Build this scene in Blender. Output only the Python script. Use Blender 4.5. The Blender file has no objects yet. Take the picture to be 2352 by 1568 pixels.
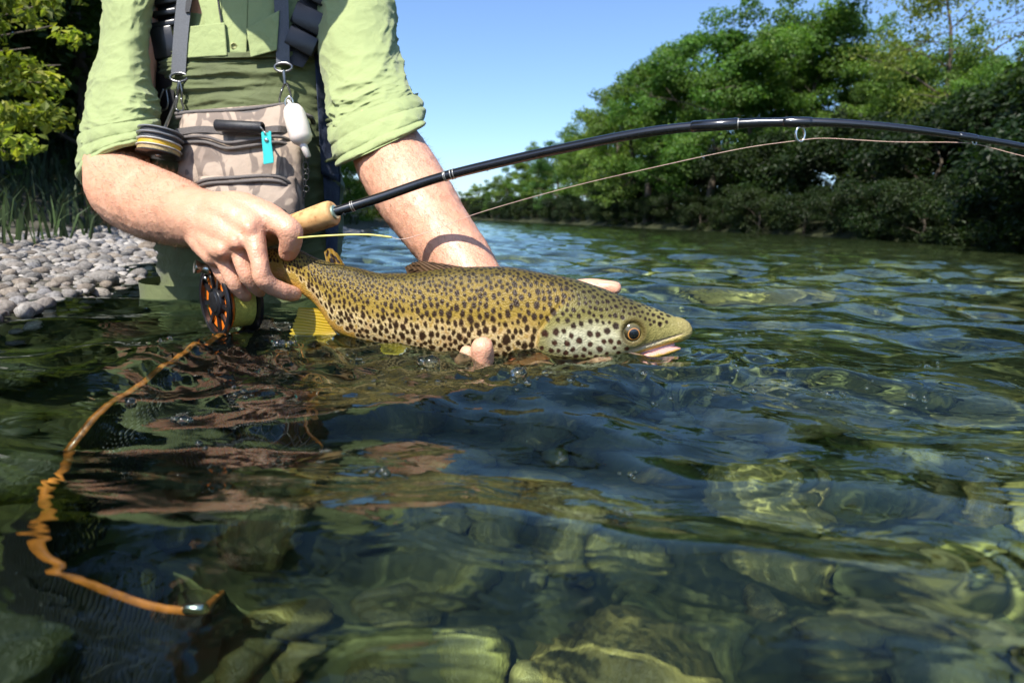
import bpy, bmesh, math, random
import numpy as np
from mathutils import Vector, Matrix

random.seed(7)
np.random.seed(7)
scene = bpy.context.scene
col = scene.collection
R = math.radians

# ------------------------------------------------------------------ camera
CAM_H, PITCH, ROLL, LENS = 0.15, R(10.94), R(2.2), 22.0
_F = np.array((0, math.cos(PITCH), -math.sin(PITCH)))
_R0 = np.array((1.0, 0, 0)); _U0 = np.array((0, math.sin(PITCH), math.cos(PITCH)))
_RR = math.cos(ROLL) * _R0 + math.sin(ROLL) * _U0
_UU = -math.sin(ROLL) * _R0 + math.cos(ROLL) * _U0
cam_data = bpy.data.cameras.new('camera'); cam = bpy.data.objects.new('camera', cam_data); col.objects.link(cam)
cam_data.lens = LENS; cam_data.sensor_width = 36.0
cam_data.clip_start = 0.01; cam_data.clip_end = 2000
cam_data.dof.use_dof = True; cam_data.dof.focus_distance = 0.71; cam_data.dof.aperture_fstop = 7.5
m = Matrix.Identity(4)
for i in range(3):
    m[i][0] = _RR[i]; m[i][1] = _UU[i]; m[i][2] = -_F[i]
m.translation = (0, 0, CAM_H)
cam.matrix_world = m
scene.camera = cam

# ------------------------------------------------------------------ sky, sun, exposure
SUN = Vector((-0.30, -0.57, 0.77)).normalized()          # towards the sun: behind the camera, a little left
SUN_EL = math.asin(SUN.z); SUN_AZ = math.atan2(SUN.x, SUN.y)
world = bpy.data.worlds.new('World'); scene.world = world; world.use_nodes = True
nt = world.node_tree; nt.nodes.clear()
sky = nt.nodes.new('ShaderNodeTexSky'); sky.sky_type = 'NISHITA'; sky.sun_disc = False
sky.sun_elevation = SUN_EL; sky.sun_rotation = SUN_AZ
sky.air_density = 0.85; sky.dust_density = 1.0; sky.ozone_density = 6.0
bg = nt.nodes.new('ShaderNodeBackground'); bg.inputs['Strength'].default_value = 0.15
wo = nt.nodes.new('ShaderNodeOutputWorld')
nt.links.new(sky.outputs[0], bg.inputs[0]); nt.links.new(bg.outputs[0], wo.inputs[0])
sun_data = bpy.data.lights.new('sun', 'SUN'); sun = bpy.data.objects.new('sun', sun_data); col.objects.link(sun)
sun_data.energy = 5.0; sun_data.angle = R(0.53); sun_data.color = (1.0, 0.95, 0.87)
sun.rotation_euler = SUN.to_track_quat('Z', 'Y').to_euler()
sun.location = (0, 0, 40)
sun_data.cycles.is_caustics_light = True
vs = scene.view_settings
vs.view_transform = 'Standard'; vs.look = 'None'; vs.gamma = 1.0; vs.exposure = 0.68; vs.use_curve_mapping = False
scene.render.engine = 'CYCLES'
cy = scene.cycles
cy.use_denoising = True; cy.use_adaptive_sampling = True; cy.adaptive_threshold = 0.02
cy.max_bounces = 10; cy.diffuse_bounces = 3; cy.glossy_bounces = 4; cy.transmission_bounces = 6
cy.transparent_max_bounces = 8
cy.caustics_reflective = False; cy.caustics_refractive = True
cy.sample_clamp_indirect = 4.0; cy.blur_glossy = 0.5

# ------------------------------------------------------------------ pixel helpers (pixels of a 2352 x 1568 view of the photograph)
KPX = 36.0 / LENS / 2352.0
def ray(px, py):
    d = _F + (px - 1176) * KPX * _RR + (784 - py) * KPX * _UU
    return d
def P(px, py, Y):
    d = ray(px, py); t = Y / d[1]
    return Vector((d[0] * t, Y, CAM_H + d[2] * t))
def G(px, py, z=0.0):
    d = ray(px, py); t = (z - CAM_H) / d[2]
    return Vector((d[0] * t, d[1] * t, z))
def GW(px, py, z):
    """point on the plane z under water, seen through a flat water surface"""
    d = Vector(ray(px, py)).normalized(); g = G(px, py, 0.0)
    eta = 1 / 1.333; c1 = -d.z; c2 = math.sqrt(1 - eta * eta * (1 - c1 * c1))
    t = Vector((d.x * eta, d.y * eta, -c2))
    return g + t * (z / t.z)
def S(px_len, Y):                                   # picture length -> metres at depth Y
    return px_len * KPX * Y

# ------------------------------------------------------------------ noise
_perm = np.random.RandomState(3).permutation(512)
_perm = np.concatenate([_perm, _perm, _perm, _perm])
_gr = np.random.RandomState(4).randn(512, 3); _gr /= np.linalg.norm(_gr, axis=1)[:, None]
def perlin2(x, y, seed=0):
    x = np.asarray(x, float); y = np.asarray(y, float)
    xi = np.floor(x).astype(int); yi = np.floor(y).astype(int)
    xf = x - xi; yf = y - yi
    u = xf ** 3 * (xf * (xf * 6 - 15) + 10); v = yf ** 3 * (yf * (yf * 6 - 15) + 10)
    def g(ix, iy, dx, dy):
        h = _perm[(_perm[(ix + seed * 17) & 511] + iy) & 511]
        a = h * (2 * math.pi / 512.0) * 7
        return np.cos(a) * dx + np.sin(a) * dy
    n00 = g(xi, yi, xf, yf); n10 = g(xi + 1, yi, xf - 1, yf)
    n01 = g(xi, yi + 1, xf, yf - 1); n11 = g(xi + 1, yi + 1, xf - 1, yf - 1)
    return 1.4 * ((n00 * (1 - u) + n10 * u) * (1 - v) + (n01 * (1 - u) + n11 * u) * v)
def perlin3(p, seed=0):
    p = np.asarray(p, float); i = np.floor(p).astype(int); f = p - i
    w = f ** 3 * (f * (f * 6 - 15) + 10)
    r = 0
    for dx in (0, 1):
        for dy in (0, 1):
            for dz in (0, 1):
                h = _perm[(_perm[(_perm[(i[..., 0] + dx + seed * 13) & 511] + i[..., 1] + dy) & 511] + i[..., 2] + dz) & 511] & 511
                g = _gr[h]; o = f - np.array((dx, dy, dz))
                wt = (w[..., 0] if dx else 1 - w[..., 0]) * (w[..., 1] if dy else 1 - w[..., 1]) * (w[..., 2] if dz else 1 - w[..., 2])
                r = r + wt * (g * o).sum(-1)
    return 1.5 * r
def fbm2(x, y, o=3, seed=0):
    r = 0; a = 1.0
    for k in range(o):
        r = r + a * perlin2(x * 2 ** k, y * 2 ** k, seed + k); a *= 0.5
    return r
def fbm3(p, o=3, seed=0):
    r = 0; a = 1.0; p = np.asarray(p, float)
    for k in range(o):
        r = r + a * perlin3(p * 2 ** k, seed + k); a *= 0.5
    return r
def sstep(a, b, x):
    t = np.clip((np.asarray(x, float) - a) / (b - a), 0, 1); return t * t * (3 - 2 * t)

# ------------------------------------------------------------------ scene objects
def tag(o, label=None, cat=None, group=None, kind=None):
    if label: o['label'] = label
    if cat: o['category'] = cat
    if group: o['group'] = group
    if kind: o['kind'] = kind
    return o
def empty(name, loc=(0, 0, 0)):
    o = bpy.data.objects.new(name, None); col.objects.link(o); o.location = loc
    o.empty_display_size = 0.05
    return o
def link(name, me, parent=None):
    o = bpy.data.objects.new(name, me); col.objects.link(o)
    if parent is not None:
        o.parent = parent
        o.matrix_parent_inverse = Matrix.Translation(world_loc(parent)).inverted()
    return o
def world_loc(o):
    v = Vector((0, 0, 0))
    while o is not None:
        v = v + Vector(o.location); 
        if o.parent is not None: v = v + o.matrix_parent_inverse.translation
        o = o.parent
    return v
def mk(name, verts, faces, mat, parent=None, smooth=True, colors=None):
    me = bpy.data.meshes.new(name)
    verts = np.asarray(verts, dtype=np.float32)
    if isinstance(faces, np.ndarray):
        n, k = faces.shape
        me.vertices.add(len(verts)); me.vertices.foreach_set('co', verts.ravel())
        me.loops.add(n * k); me.loops.foreach_set('vertex_index', faces.astype(np.int32).ravel())
        me.polygons.add(n); me.polygons.foreach_set('loop_start', np.arange(0, n * k, k, dtype=np.int32))
        me.update(calc_edges=True); me.validate()
    else:
        me.from_pydata(verts.tolist(), [], faces); me.update()
    me.polygons.foreach_set('use_smooth', np.full(len(me.polygons), bool(smooth)))
    if colors is not None:
        ca = me.color_attributes.new('pigment', 'FLOAT_COLOR', 'POINT')
        c4 = np.ones((len(verts), 4), np.float32); c4[:, :3] = colors
        ca.data.foreach_set('color', c4.ravel())
    if mat is not None: me.materials.append(mat)
    return link(name, me, parent)
def grid_faces(nu, nv, wrap=False, off=0):
    """quads for a grid of nu rows x nv columns"""
    i = np.arange(nu - 1)[:, None]; j = np.arange(nv if wrap else nv - 1)[None, :]
    j2 = (j + 1) % nv
    a = i * nv + j; b = i * nv + j2; c = (i + 1) * nv + j2; d = (i + 1) * nv + j
    return np.stack([a, b, c, d], -1).reshape(-1, 4) + off
def cr(pts, n):
    """Catmull-Rom resample of rows of pts to n rows, spaced by index"""
    p = np.asarray([list(q) for q in pts], float); k = len(p)
    pe = np.vstack([2 * p[0] - p[1], p, 2 * p[-1] - p[-2]])
    t = np.linspace(0, k - 1, n); i = np.minimum(t.astype(int), k - 2); f = (t - i)[:, None]
    a, b, c, d = pe[i], pe[i + 1], pe[i + 2], pe[i + 3]
    return 0.5 * (2 * b + (c - a) * f + (2 * a - 5 * b + 4 * c - d) * f ** 2 + (3 * b - a - 3 * c + d) * f ** 3)
def tube_geo(path, radii, n=10, m=None, flat=None, caps=True, up=None):
    """swept tube: path points, radius per point; flat = (width factor, thickness factor)"""
    if m: 
        q = cr([list(p) + [r] for p, r in zip(path, radii)], m); path = q[:, :3]; radii = np.maximum(q[:, 3], 1e-5)
    path = np.asarray([list(p) for p in path], float); radii = np.asarray(radii, float)
    k = len(path); t = np.gradient(path, axis=0); t /= np.linalg.norm(t, axis=1)[:, None] + 1e-12
    ref = np.array(up if up is not None else (0.0, 0.0, 1.0), float)
    if abs(np.dot(ref, t[0])) > 0.95: ref = np.array((1.0, 0, 0))
    vs_ = []; b = None
    for i in range(k):
        if b is None or up is not None:
            b0 = ref if up is not None else ref
            a_ = np.cross(t[i], b0); a_ /= np.linalg.norm(a_) + 1e-12
        else:
            a_ = a_ - np.dot(a_, t[i]) * t[i]; a_ /= np.linalg.norm(a_) + 1e-12
        b = np.cross(a_, t[i])
        th = np.linspace(0, 2 * math.pi, n, endpoint=False)
        fw, ft = flat if flat else (1, 1)
        vs_.append(path[i] + radii[i] * (np.outer(np.cos(th) * fw, a_) + np.outer(np.sin(th) * ft, b)))
    v = np.vstack(vs_); f = grid_faces(k, n, True).tolist()
    if caps:
        f.append(list(range(n))); f.append([(k - 1) * n + j for j in reversed(range(n))])
    return v, f
class MB:
    """collects shapes into one mesh object"""
    def __init__(s): s.v = []; s.f = []; s.n = 0
    def add(s, v, f):
        v = np.asarray([list(q) for q in v], float)
        s.v.append(v); s.f += [[i + s.n for i in q] for q in (f.tolist() if isinstance(f, np.ndarray) else f)]; s.n += len(v); return s
    def tube(s, path, radii, n=10, m=None, **k):
        if not hasattr(radii, '__len__'): radii = [radii] * len(path)
        return s.add(*tube_geo(path, radii, n, m, **k))
    def box(s, c, size, ax=None, bev=0.0):
        """box centred c with (sx, sy, sz), axes ax = 3 vectors; bevelled by chamfer"""
        ax = ax or (Vector((1, 0, 0)), Vector((0, 1, 0)), Vector((0, 0, 1)))
        bm = bmesh.new(); bmesh.ops.create_cube(bm, size=1.0)
        for v in bm.verts: v.co = Vector((v.co.x * size[0], v.co.y * size[1], v.co.z * size[2]))
        if bev > 0: bmesh.ops.bevel(bm, geom=list(bm.edges), offset=bev, segments=2, profile=0.5, affect='EDGES')
        vv = [Vector(c) + ax[0] * v.co.x + ax[1] * v.co.y + ax[2] * v.co.z for v in bm.verts]
        bm.verts.index_update(); ff = [[q.index for q in f.verts] for f in bm.faces]; bm.free()
        return s.add(vv, ff)
    def lathe(s, c, axis, prof, n=24, up=None):
        """prof = [(along axis, radius)] revolved about the axis through c"""
        ax = Vector(axis).normalized(); a = ax.orthogonal().normalized() if up is None else (Vector(up) - ax * Vector(up).dot(ax)).normalized()
        b = ax.cross(a); v = []
        for h, r in prof:
            for j in range(n):
                t = 2 * math.pi * j / n
                v.append(Vector(c) + ax * h + (a * math.cos(t) + b * math.sin(t)) * max(r, 1e-5))
        f = grid_faces(len(prof), n, True).tolist()
        f.append(list(range(n))); f.append([(len(prof) - 1) * n + j for j in reversed(range(n))])
        return s.add(v, f)
    def build(s, name, mat, parent=None, smooth=True, sharp=None):
        me = bpy.data.meshes.new(name); me.from_pydata(np.vstack(s.v).tolist(), [], s.f); me.update()
        bm = bmesh.new(); bm.from_mesh(me); bmesh.ops.recalc_face_normals(bm, faces=list(bm.faces)); bm.to_mesh(me); bm.free()
        me.polygons.foreach_set('use_smooth', np.full(len(me.polygons), smooth))
        if smooth and sharp: me.set_sharp_from_angle(angle=R(sharp))
        me.materials.append(mat); return link(name, me, parent)

# ------------------------------------------------------------------ materials
def nodes(name):
    mt = bpy.data.materials.new(name); mt.use_nodes = True; t = mt.node_tree; t.nodes.clear()
    out = t.nodes.new('ShaderNodeOutputMaterial'); return mt, t, out
def nn(t, typ, **kw):
    n = t.nodes.new(typ)
    for k, v in kw.items():
        if k in n.inputs: n.inputs[k].default_value = v
        else: setattr(n, k, v)
    return n
def ramp(t, stops):
    r = t.nodes.new('ShaderNodeValToRGB'); e = r.color_ramp.elements
    while len(e) < len(stops): e.new(0.5)
    for q, (p, c) in zip(e, stops): q.position = p; q.color = (*c, 1) if len(c) == 3 else c
    return r
def mat(name, colr, rough=0.6, var=0.15, scale=40.0, bump=0.1, bscale=None, metal=0.0, spec=0.5, coat=0.0, obj_space=True, detail=5.0, trans=0.0, dark=None, sss=0.0, sheen=0.0, bdist=0.002):
    """principled colour with a noise mottle and a noise bump"""
    mt, t, out = nodes(name); L = t.links
    b = nn(t, 'ShaderNodeBsdfPrincipled', Roughness=rough, Metallic=metal)
    b.inputs['Specular IOR Level'].default_value = spec; b.inputs['Coat Weight'].default_value = coat; b.inputs['Coat Roughness'].default_value = 0.08
    b.inputs['Sheen Weight'].default_value = sheen
    if sss: 
        b.inputs['Subsurface Weight'].default_value = sss; b.inputs['Subsurface Radius'].default_value = (1.0, 0.35, 0.2); b.inputs['Subsurface Scale'].default_value = 0.006
    tc = nn(t, 'ShaderNodeTexCoord')
    n1 = nn(t, 'ShaderNodeTexNoise', Scale=scale, Detail=detail, Roughness=0.6)
    L.new(tc.outputs['Object'], n1.inputs['Vector'])
    lo = dark or tuple(max(0, c * (1 - var * 1.6)) for c in colr); hi = tuple(min(1, c * (1 + var)) for c in colr)
    rp = ramp(t, [(0.32, lo), (0.68, hi)]); L.new(n1.outputs['Fac'], rp.inputs[0]); L.new(rp.outputs[0], b.inputs['Base Color'])
    if bump:
        n2 = nn(t, 'ShaderNodeTexNoise', Scale=bscale or scale * 3, Detail=4.0); L.new(tc.outputs['Object'], n2.inputs['Vector'])
        bp = nn(t, 'ShaderNodeBump', Strength=bump, Distance=bdist); L.new(n2.outputs['Fac'], bp.inputs['Height']); L.new(bp.outputs[0], b.inputs['Normal'])
    L.new(b.outputs[0], out.inputs[0])
    return mt
# ================================================================== the setting: river, bed, banks
def shore_left(y):
    return np.interp(y, [-8, 0, 0.76, 0.865, 1.03, 1.23, 1.5, 3.0, 5.2, 12, 30, 60, 75, 95, 110, 400], [-0.75, -0.60, -0.633, -0.658, -0.708, -0.758, -0.836, -1.06, -1.22, -1.75, -2.8, -7, -10, -15.5, -21, -160])
def shore_right(y):
    return np.interp(y, [-8, 0, 4.5, 7, 11, 16, 22, 30, 42, 52, 60, 75, 95, 110, 400], [7.5, 6.4, 5.8, 6.2, 8.2, 9.8, 10.4, 9.6, 7.0, 6.0, 4.8, 1.5, -3.5, -9.5, -140])
def ground_z(x, y):
    x = np.asarray(x, float); y = np.asarray(y, float)
    dl = x - shore_left(y); dr = shore_right(y) - x
    n = fbm2(x * 1.3, y * 1.3, 3, 5)
    deep = 0.43 + 0.06 * n + 0.25 * sstep(2, 12, y)
    zb = -deep * np.minimum(1 - np.exp(-np.maximum(dl, 0) * 3.2), 1 - np.exp(-np.maximum(dr, 0) * 1.2))
    zl = 0.11 * np.maximum(-dl, 0) + 0.35 * sstep(0.75, 2.4, -dl) + 0.9 * sstep(2.0, 6, -dl) + 0.01 * n
    zr = 0.10 * np.maximum(-dr, 0) + 0.34 * sstep(0.0, .7, -dr) + 0.8 * sstep(2, 8, -dr) + 0.05 * n
    return np.where(dl < 0, np.minimum(zl, 2.5), np.where(dr < 0, np.minimum(zr, 2.5), zb))

def polar(r0, r1, nr, na, back=60, fov=100):
    """polar sheet round the origin: fine in front, coarser behind"""
    rr = np.geomspace(r0, r1, nr)
    a = np.concatenate([np.linspace(-fov / 2, fov / 2, na, endpoint=False), np.linspace(fov / 2, 360 - fov / 2, back, endpoint=False)])
    a = np.radians(a)
    X = rr[:, None] * np.sin(a)[None]; Y = rr[:, None] * np.cos(a)[None]
    return X, Y
# riverbed and banks: one sheet out to the horizon
def m_ground(lo, hi):
    mt, t, out = nodes('river ground'); L = t.links
    b = nn(t, 'ShaderNodeBsdfPrincipled', Roughness=0.85); b.inputs['Specular IOR Level'].default_value = 0.25
    geo = nn(t, 'ShaderNodeNewGeometry'); sx = nn(t, 'ShaderNodeSeparateXYZ'); L.new(geo.outputs['Position'], sx.inputs[0])
    n1 = nn(t, 'ShaderNodeTexNoise', Scale=9.0, Detail=6.0); L.new(geo.outputs['Position'], n1.inputs['Vector'])
    v1 = nn(t, 'ShaderNodeTexVoronoi', Scale=42.0); L.new(geo.outputs['Position'], v1.inputs['Vector'])
    bed = ramp(t, [(0.25, (0.022, 0.027, 0.010)), (0.5, (0.055, 0.062, 0.022)), (0.75, (0.10, 0.10, 0.036))]); L.new(n1.outputs['Fac'], bed.inputs[0])
    dry = ramp(t, [(0.3, (0.045, 0.042, 0.030)), (0.6, (0.10, 0.092, 0.070)), (0.8, (0.17, 0.155, 0.125))]); L.new(n1.outputs['Fac'], dry.inputs[0])
    soil = ramp(t, [(0.3, (0.016, 0.020, 0.008)), (0.7, (0.045, 0.050, 0.018))]); L.new(n1.outputs['Fac'], soil.inputs[0])
    m1 = nn(t, 'ShaderNodeMapRange'); m1.inputs['From Min'].default_value = -0.03; m1.inputs['From Max'].default_value = 0.02
    L.new(sx.outputs['Z'], m1.inputs['Value'])
    m2 = nn(t, 'ShaderNodeMapRange'); m2.inputs['From Min'].default_value = lo; m2.inputs['From Max'].default_value = hi
    L.new(sx.outputs['Z'], m2.inputs['Value'])
    x1 = nn(t, 'ShaderNodeMix', data_type='RGBA'); L.new(m1.outputs[0], x1.inputs[0]); L.new(bed.outputs[0], x1.inputs[6]); L.new(dry.outputs[0], x1.inputs[7])
    x2 = nn(t, 'ShaderNodeMix', data_type='RGBA'); L.new(m2.outputs[0], x2.inputs[0]); L.new(x1.outputs[2], x2.inputs[6]); L.new(soil.outputs[0], x2.inputs[7])
    L.new(x2.outputs[2], b.inputs['Base Color'])
    bp = nn(t, 'ShaderNodeBump', Strength=0.6, Distance=0.01); L.new(v1.outputs['Distance'], bp.inputs['Height']); bp.invert = True
    L.new(bp.outputs[0], b.inputs['Normal']); L.new(b.outputs[0], out.inputs[0]); return mt
X, Y = polar(0.05, 900, 220, 190, 50)
Z = ground_z(X, Y) + 0.006 * fbm2(X * 14, Y * 14, 2, 9) * (np.hypot(X, Y) < 8)
v = np.stack([X, Y, Z], -1).reshape(-1, 3); nv_ = X.shape[1]
f = grid_faces(X.shape[0], nv_, True).tolist(); f.append(list(range(nv_)))
M_GROUND = m_ground(-.02, .02); M_BAR = m_ground(.12, .28)
ground = mk('riverbed', v, f, M_GROUND); tag(ground, kind='structure')
ground.cycles.is_caustics_receiver = True

# water
FX0, FX1 = P(640, 800, .73).x, P(1600, 800, .73).x
def water_z(x, y):
    r = np.hypot(x, y)
    wx = x + 0.05 * perlin2(x * 3.1, y * 3.1, 1); wy = y + 0.05 * perlin2(x * 3.1 + 9, y * 3.1, 2)
    fish = np.exp(-((y - 0.66) / 0.15) ** 2) * sstep(FX0 - .25, FX0, x) * (1 - sstep(FX1 - .05, FX1 + .25, x))
    calm = 1 - 0.25 * sstep(0.42, 0.22, r)
    # long swells of the current, stronger away from the camera
    h = 0.020 * perlin2(x * 0.45 + 3, y * 0.75, 3) * sstep(1.5, 6, r)
    h = h + 0.0125 * perlin2(wx * 1.5, wy * 2.3, 4) * sstep(0.3, 1.6, r) * calm
    h = h + 0.0125 * (1 + .7 * sstep(.7, 1.6, r)) * fbm2(wx * 2.9 + wy * 1.1, wy * 6.0 - wx * 1.0, 2, 5) * calm / (1 + (r / 16) ** 2)
    # ripples
    q = perlin2(wx * 11 + 4 * wy, wy * 17 - 3 * wx, 7)
    h = h + 0.0034 * q * (0.75 + 1.1 * fish + 0.7 * sstep(0.4, 1.2, r)) / (1 + (r / 6) ** 2)
    q2 = 1 - np.abs(perlin2(wx * 24 + 10 * wy, wy * 36 - 7 * wx, 8)) * 2
    msk = sstep(-0.1, 0.5, perlin2(x * 4, y * 5, 11) + 0.5 * fish)
    h = h + 0.0008 * q2 * (msk * 1.0 * sstep(.36, .55, r) + 2.0 * fish) / (1 + (r / 2.2) ** 2)
    q3 = perlin2(wx * 70, wy * 95, 9)
    h = h + 0.00010 * q3 * (msk * .3 * sstep(.4, .8, r) + fish) / (1 + (r / 1.0) ** 2)
    # the water heaped against the fish and round the legs
    h = h + 0.007 * fish * (0.4 + perlin2(x * 16, y * 16, 12)) + .0046 * fish * (1 - 2 * np.abs(perlin2(wx * 21 + 14 * wy, wy * 24 - 6 * wx, 15)))
    # ring ripples right of the snout
    for (cx, cy, a, k) in ((G(1640, 1060).x, G(1640, 1060).y, 0.0007, 330.0), (G(1980, 1270).x, G(1980, 1270).y, 0.0006, 420.0)):
        rr = np.hypot((x - cx), (y - cy) * 1.0); h = h + .55 * a * np.sin(rr * k) * np.exp(-((rr - .05) / 0.03) ** 2) * sstep(-.2, .8, np.cos(np.arctan2(y - cy, x - cx) + .6))
    return h
def m_water():
    mt, t, out = nodes('river water'); L = t.links
    g = nn(t, 'ShaderNodeBsdfGlass', Roughness=0.0, IOR=1.333); g.inputs['Color'].default_value = (0.86, 0.97, 0.90, 1)
    geo = nn(t, 'ShaderNodeNewGeometry'); mp = nn(t, 'ShaderNodeMapping'); mp.inputs['Scale'].default_value = (1.0, 1.7, 1.0); mp.inputs['Rotation'].default_value = (0, 0, .35); L.new(geo.outputs['Position'], mp.inputs[0])
    n1 = nn(t, 'ShaderNodeTexNoise', Scale=21.0, Detail=2.0); n1.inputs['Distortion'].default_value = .9; L.new(mp.outputs[0], n1.inputs['Vector'])
    n2 = nn(t, 'ShaderNodeTexNoise', Scale=7.0, Detail=2.0); L.new(mp.outputs[0], n2.inputs['Vector'])
    r2 = ramp(t, [(.42, (.10, .10, .10)), (.66, (.8, .8, .8))]); L.new(n2.outputs['Fac'], r2.inputs[0])
    bp = nn(t, 'ShaderNodeBump', Distance=.0036); L.new(r2.outputs[0], bp.inputs['Strength']); L.new(n1.outputs['Fac'], bp.inputs['Height']); L.new(bp.outputs[0], g.inputs['Normal'])
    L.new(g.outputs[0], out.inputs[0]); return mt
X, Y = polar(0.06, 900, 580, 560, 60, 92)
Z = water_z(X, Y)
v = np.stack([X, Y, Z], -1).reshape(-1, 3); nv_ = X.shape[1]
f = grid_faces(X.shape[0], nv_, True)
M_WATER = m_water()
water = mk('river_water', v, f, M_WATER); tag(water, kind='structure')
water.cycles.is_caustics_caster = True
# ================================================================== stones of the bank and of the bed
def stone_mesh(name, seed, sub, mtl, flat=.62):
    bm = bmesh.new(); bmesh.ops.create_icosphere(bm, subdivisions=sub, radius=1.0)
    r = np.random.RandomState(seed); ax = np.array((r.uniform(.9, 1.25), r.uniform(.7, .95), r.uniform(flat - .12, flat + .12)))
    co = np.array([v.co[:] for v in bm.verts]); d = 1 + .22 * fbm3(co * .9 + seed * 3.1, 2, seed) 
    for _ in range(3):                                          # a few worn facets
        n = r.randn(3); n /= np.linalg.norm(n); h = r.uniform(.72, .9); k = co @ n; over = np.maximum(k * d - h, 0); d = d - over * .75 * (k > 0)
    co = co * d[:, None] * ax
    for v, c in zip(bm.verts, co): v.co = c
    me = bpy.data.meshes.new(name); bm.to_mesh(me); bm.free(); me.polygons.foreach_set('use_smooth', np.full(len(me.polygons), True)); me.materials.append(mtl); return me
def m_stone(name, cols, rough=.75, bump=.5, scale=3.0, spec=.3, bed_shade=False):
    mt, t, out = nodes(name); L = t.links; b = nn(t, 'ShaderNodeBsdfPrincipled', Roughness=rough); b.inputs['Specular IOR Level'].default_value = spec
    oi = nn(t, 'ShaderNodeObjectInfo'); tc = nn(t, 'ShaderNodeTexCoord'); va = nn(t, 'ShaderNodeVectorMath', operation='ADD'); L.new(tc.outputs['Object'], va.inputs[0])
    vm = nn(t, 'ShaderNodeCombineXYZ'); ml = nn(t, 'ShaderNodeMath', operation='MULTIPLY'); ml.inputs[1].default_value = 50; L.new(oi.outputs['Random'], ml.inputs[0]); L.new(ml.outputs[0], vm.inputs[0]); L.new(vm.outputs[0], va.inputs[1])
    n1 = nn(t, 'ShaderNodeTexNoise', Scale=scale, Detail=6.0, Roughness=.65); L.new(va.outputs[0], n1.inputs['Vector'])
    r0 = ramp(t, [(i / (len(cols) - 1), c) for i, c in enumerate(cols)]); L.new(oi.outputs['Random'], r0.inputs[0])
    r1 = ramp(t, [(.3, (.42, .42, .42)), (.7, (1.15, 1.15, 1.15))]); L.new(n1.outputs['Fac'], r1.inputs[0])
    mx = nn(t, 'ShaderNodeMix', data_type='RGBA', blend_type='MULTIPLY'); mx.inputs[0].default_value = 1.0; L.new(r0.outputs[0], mx.inputs[6]); L.new(r1.outputs[0], mx.inputs[7]); L.new(mx.outputs[2], b.inputs['Base Color'])
    if bed_shade:                                                    # shade on the left of the bed, mixed into the stone colour
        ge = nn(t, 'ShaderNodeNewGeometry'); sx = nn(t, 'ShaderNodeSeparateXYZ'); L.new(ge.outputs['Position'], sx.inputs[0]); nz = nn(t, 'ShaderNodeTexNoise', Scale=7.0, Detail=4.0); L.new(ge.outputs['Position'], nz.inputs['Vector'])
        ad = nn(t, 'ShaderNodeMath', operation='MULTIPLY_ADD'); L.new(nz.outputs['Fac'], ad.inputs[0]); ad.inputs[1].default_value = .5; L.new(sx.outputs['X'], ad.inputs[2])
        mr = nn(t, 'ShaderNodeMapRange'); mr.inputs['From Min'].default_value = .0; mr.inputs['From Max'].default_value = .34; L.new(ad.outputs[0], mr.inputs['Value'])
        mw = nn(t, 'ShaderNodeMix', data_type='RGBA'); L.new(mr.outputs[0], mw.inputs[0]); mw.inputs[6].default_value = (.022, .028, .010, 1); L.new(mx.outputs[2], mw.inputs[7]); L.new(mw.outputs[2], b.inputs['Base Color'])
    n2 = nn(t, 'ShaderNodeTexNoise', Scale=scale * 5, Detail=4.0); L.new(va.outputs[0], n2.inputs['Vector']); bp = nn(t, 'ShaderNodeBump', Strength=bump, Distance=.04); L.new(n2.outputs['Fac'], bp.inputs['Height']); L.new(bp.outputs[0], b.inputs['Normal'])
    L.new(b.outputs[0], out.inputs[0]); return mt
M_GRAVEL = m_stone('dry river gravel', [(.20, .18, .16), (.40, .37, .34), (.15, .145, .14), (.52, .48, .43), (.30, .24, .18), (.36, .35, .35), (.24, .20, .16)])
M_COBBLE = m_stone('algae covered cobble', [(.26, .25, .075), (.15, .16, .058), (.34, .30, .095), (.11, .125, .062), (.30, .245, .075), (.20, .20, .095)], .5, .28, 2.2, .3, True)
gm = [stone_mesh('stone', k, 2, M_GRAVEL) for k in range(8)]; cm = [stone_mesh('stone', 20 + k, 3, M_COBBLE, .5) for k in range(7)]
rg = np.random.RandomState(8)
def rest(meshes, items, name, mtl, parent):
    """many small stones joined into one mesh"""
    bases = []
    for me in meshes:
        v = np.zeros(len(me.vertices) * 3); me.vertices.foreach_get('co', v); bases.append((v.reshape(-1, 3), np.array([list(p.vertices) for p in me.polygons])))
    V_, F_ = [], []; n = 0
    for (x, y, z, r, k) in items:
        v, f = bases[k % len(bases)]; a = rg.uniform(0, 6.28); ca, sa = math.cos(a), math.sin(a)
        w = v * r; w = np.stack([w[:, 0] * ca - w[:, 1] * sa, w[:, 0] * sa + w[:, 1] * ca, w[:, 2]], 1) + (x, y, z); V_.append(w); F_.append(f + n); n += len(v)
    o = mk(name, np.vstack(V_), np.vstack(F_), mtl, parent); tag(o, kind='stuff'); return o
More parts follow.
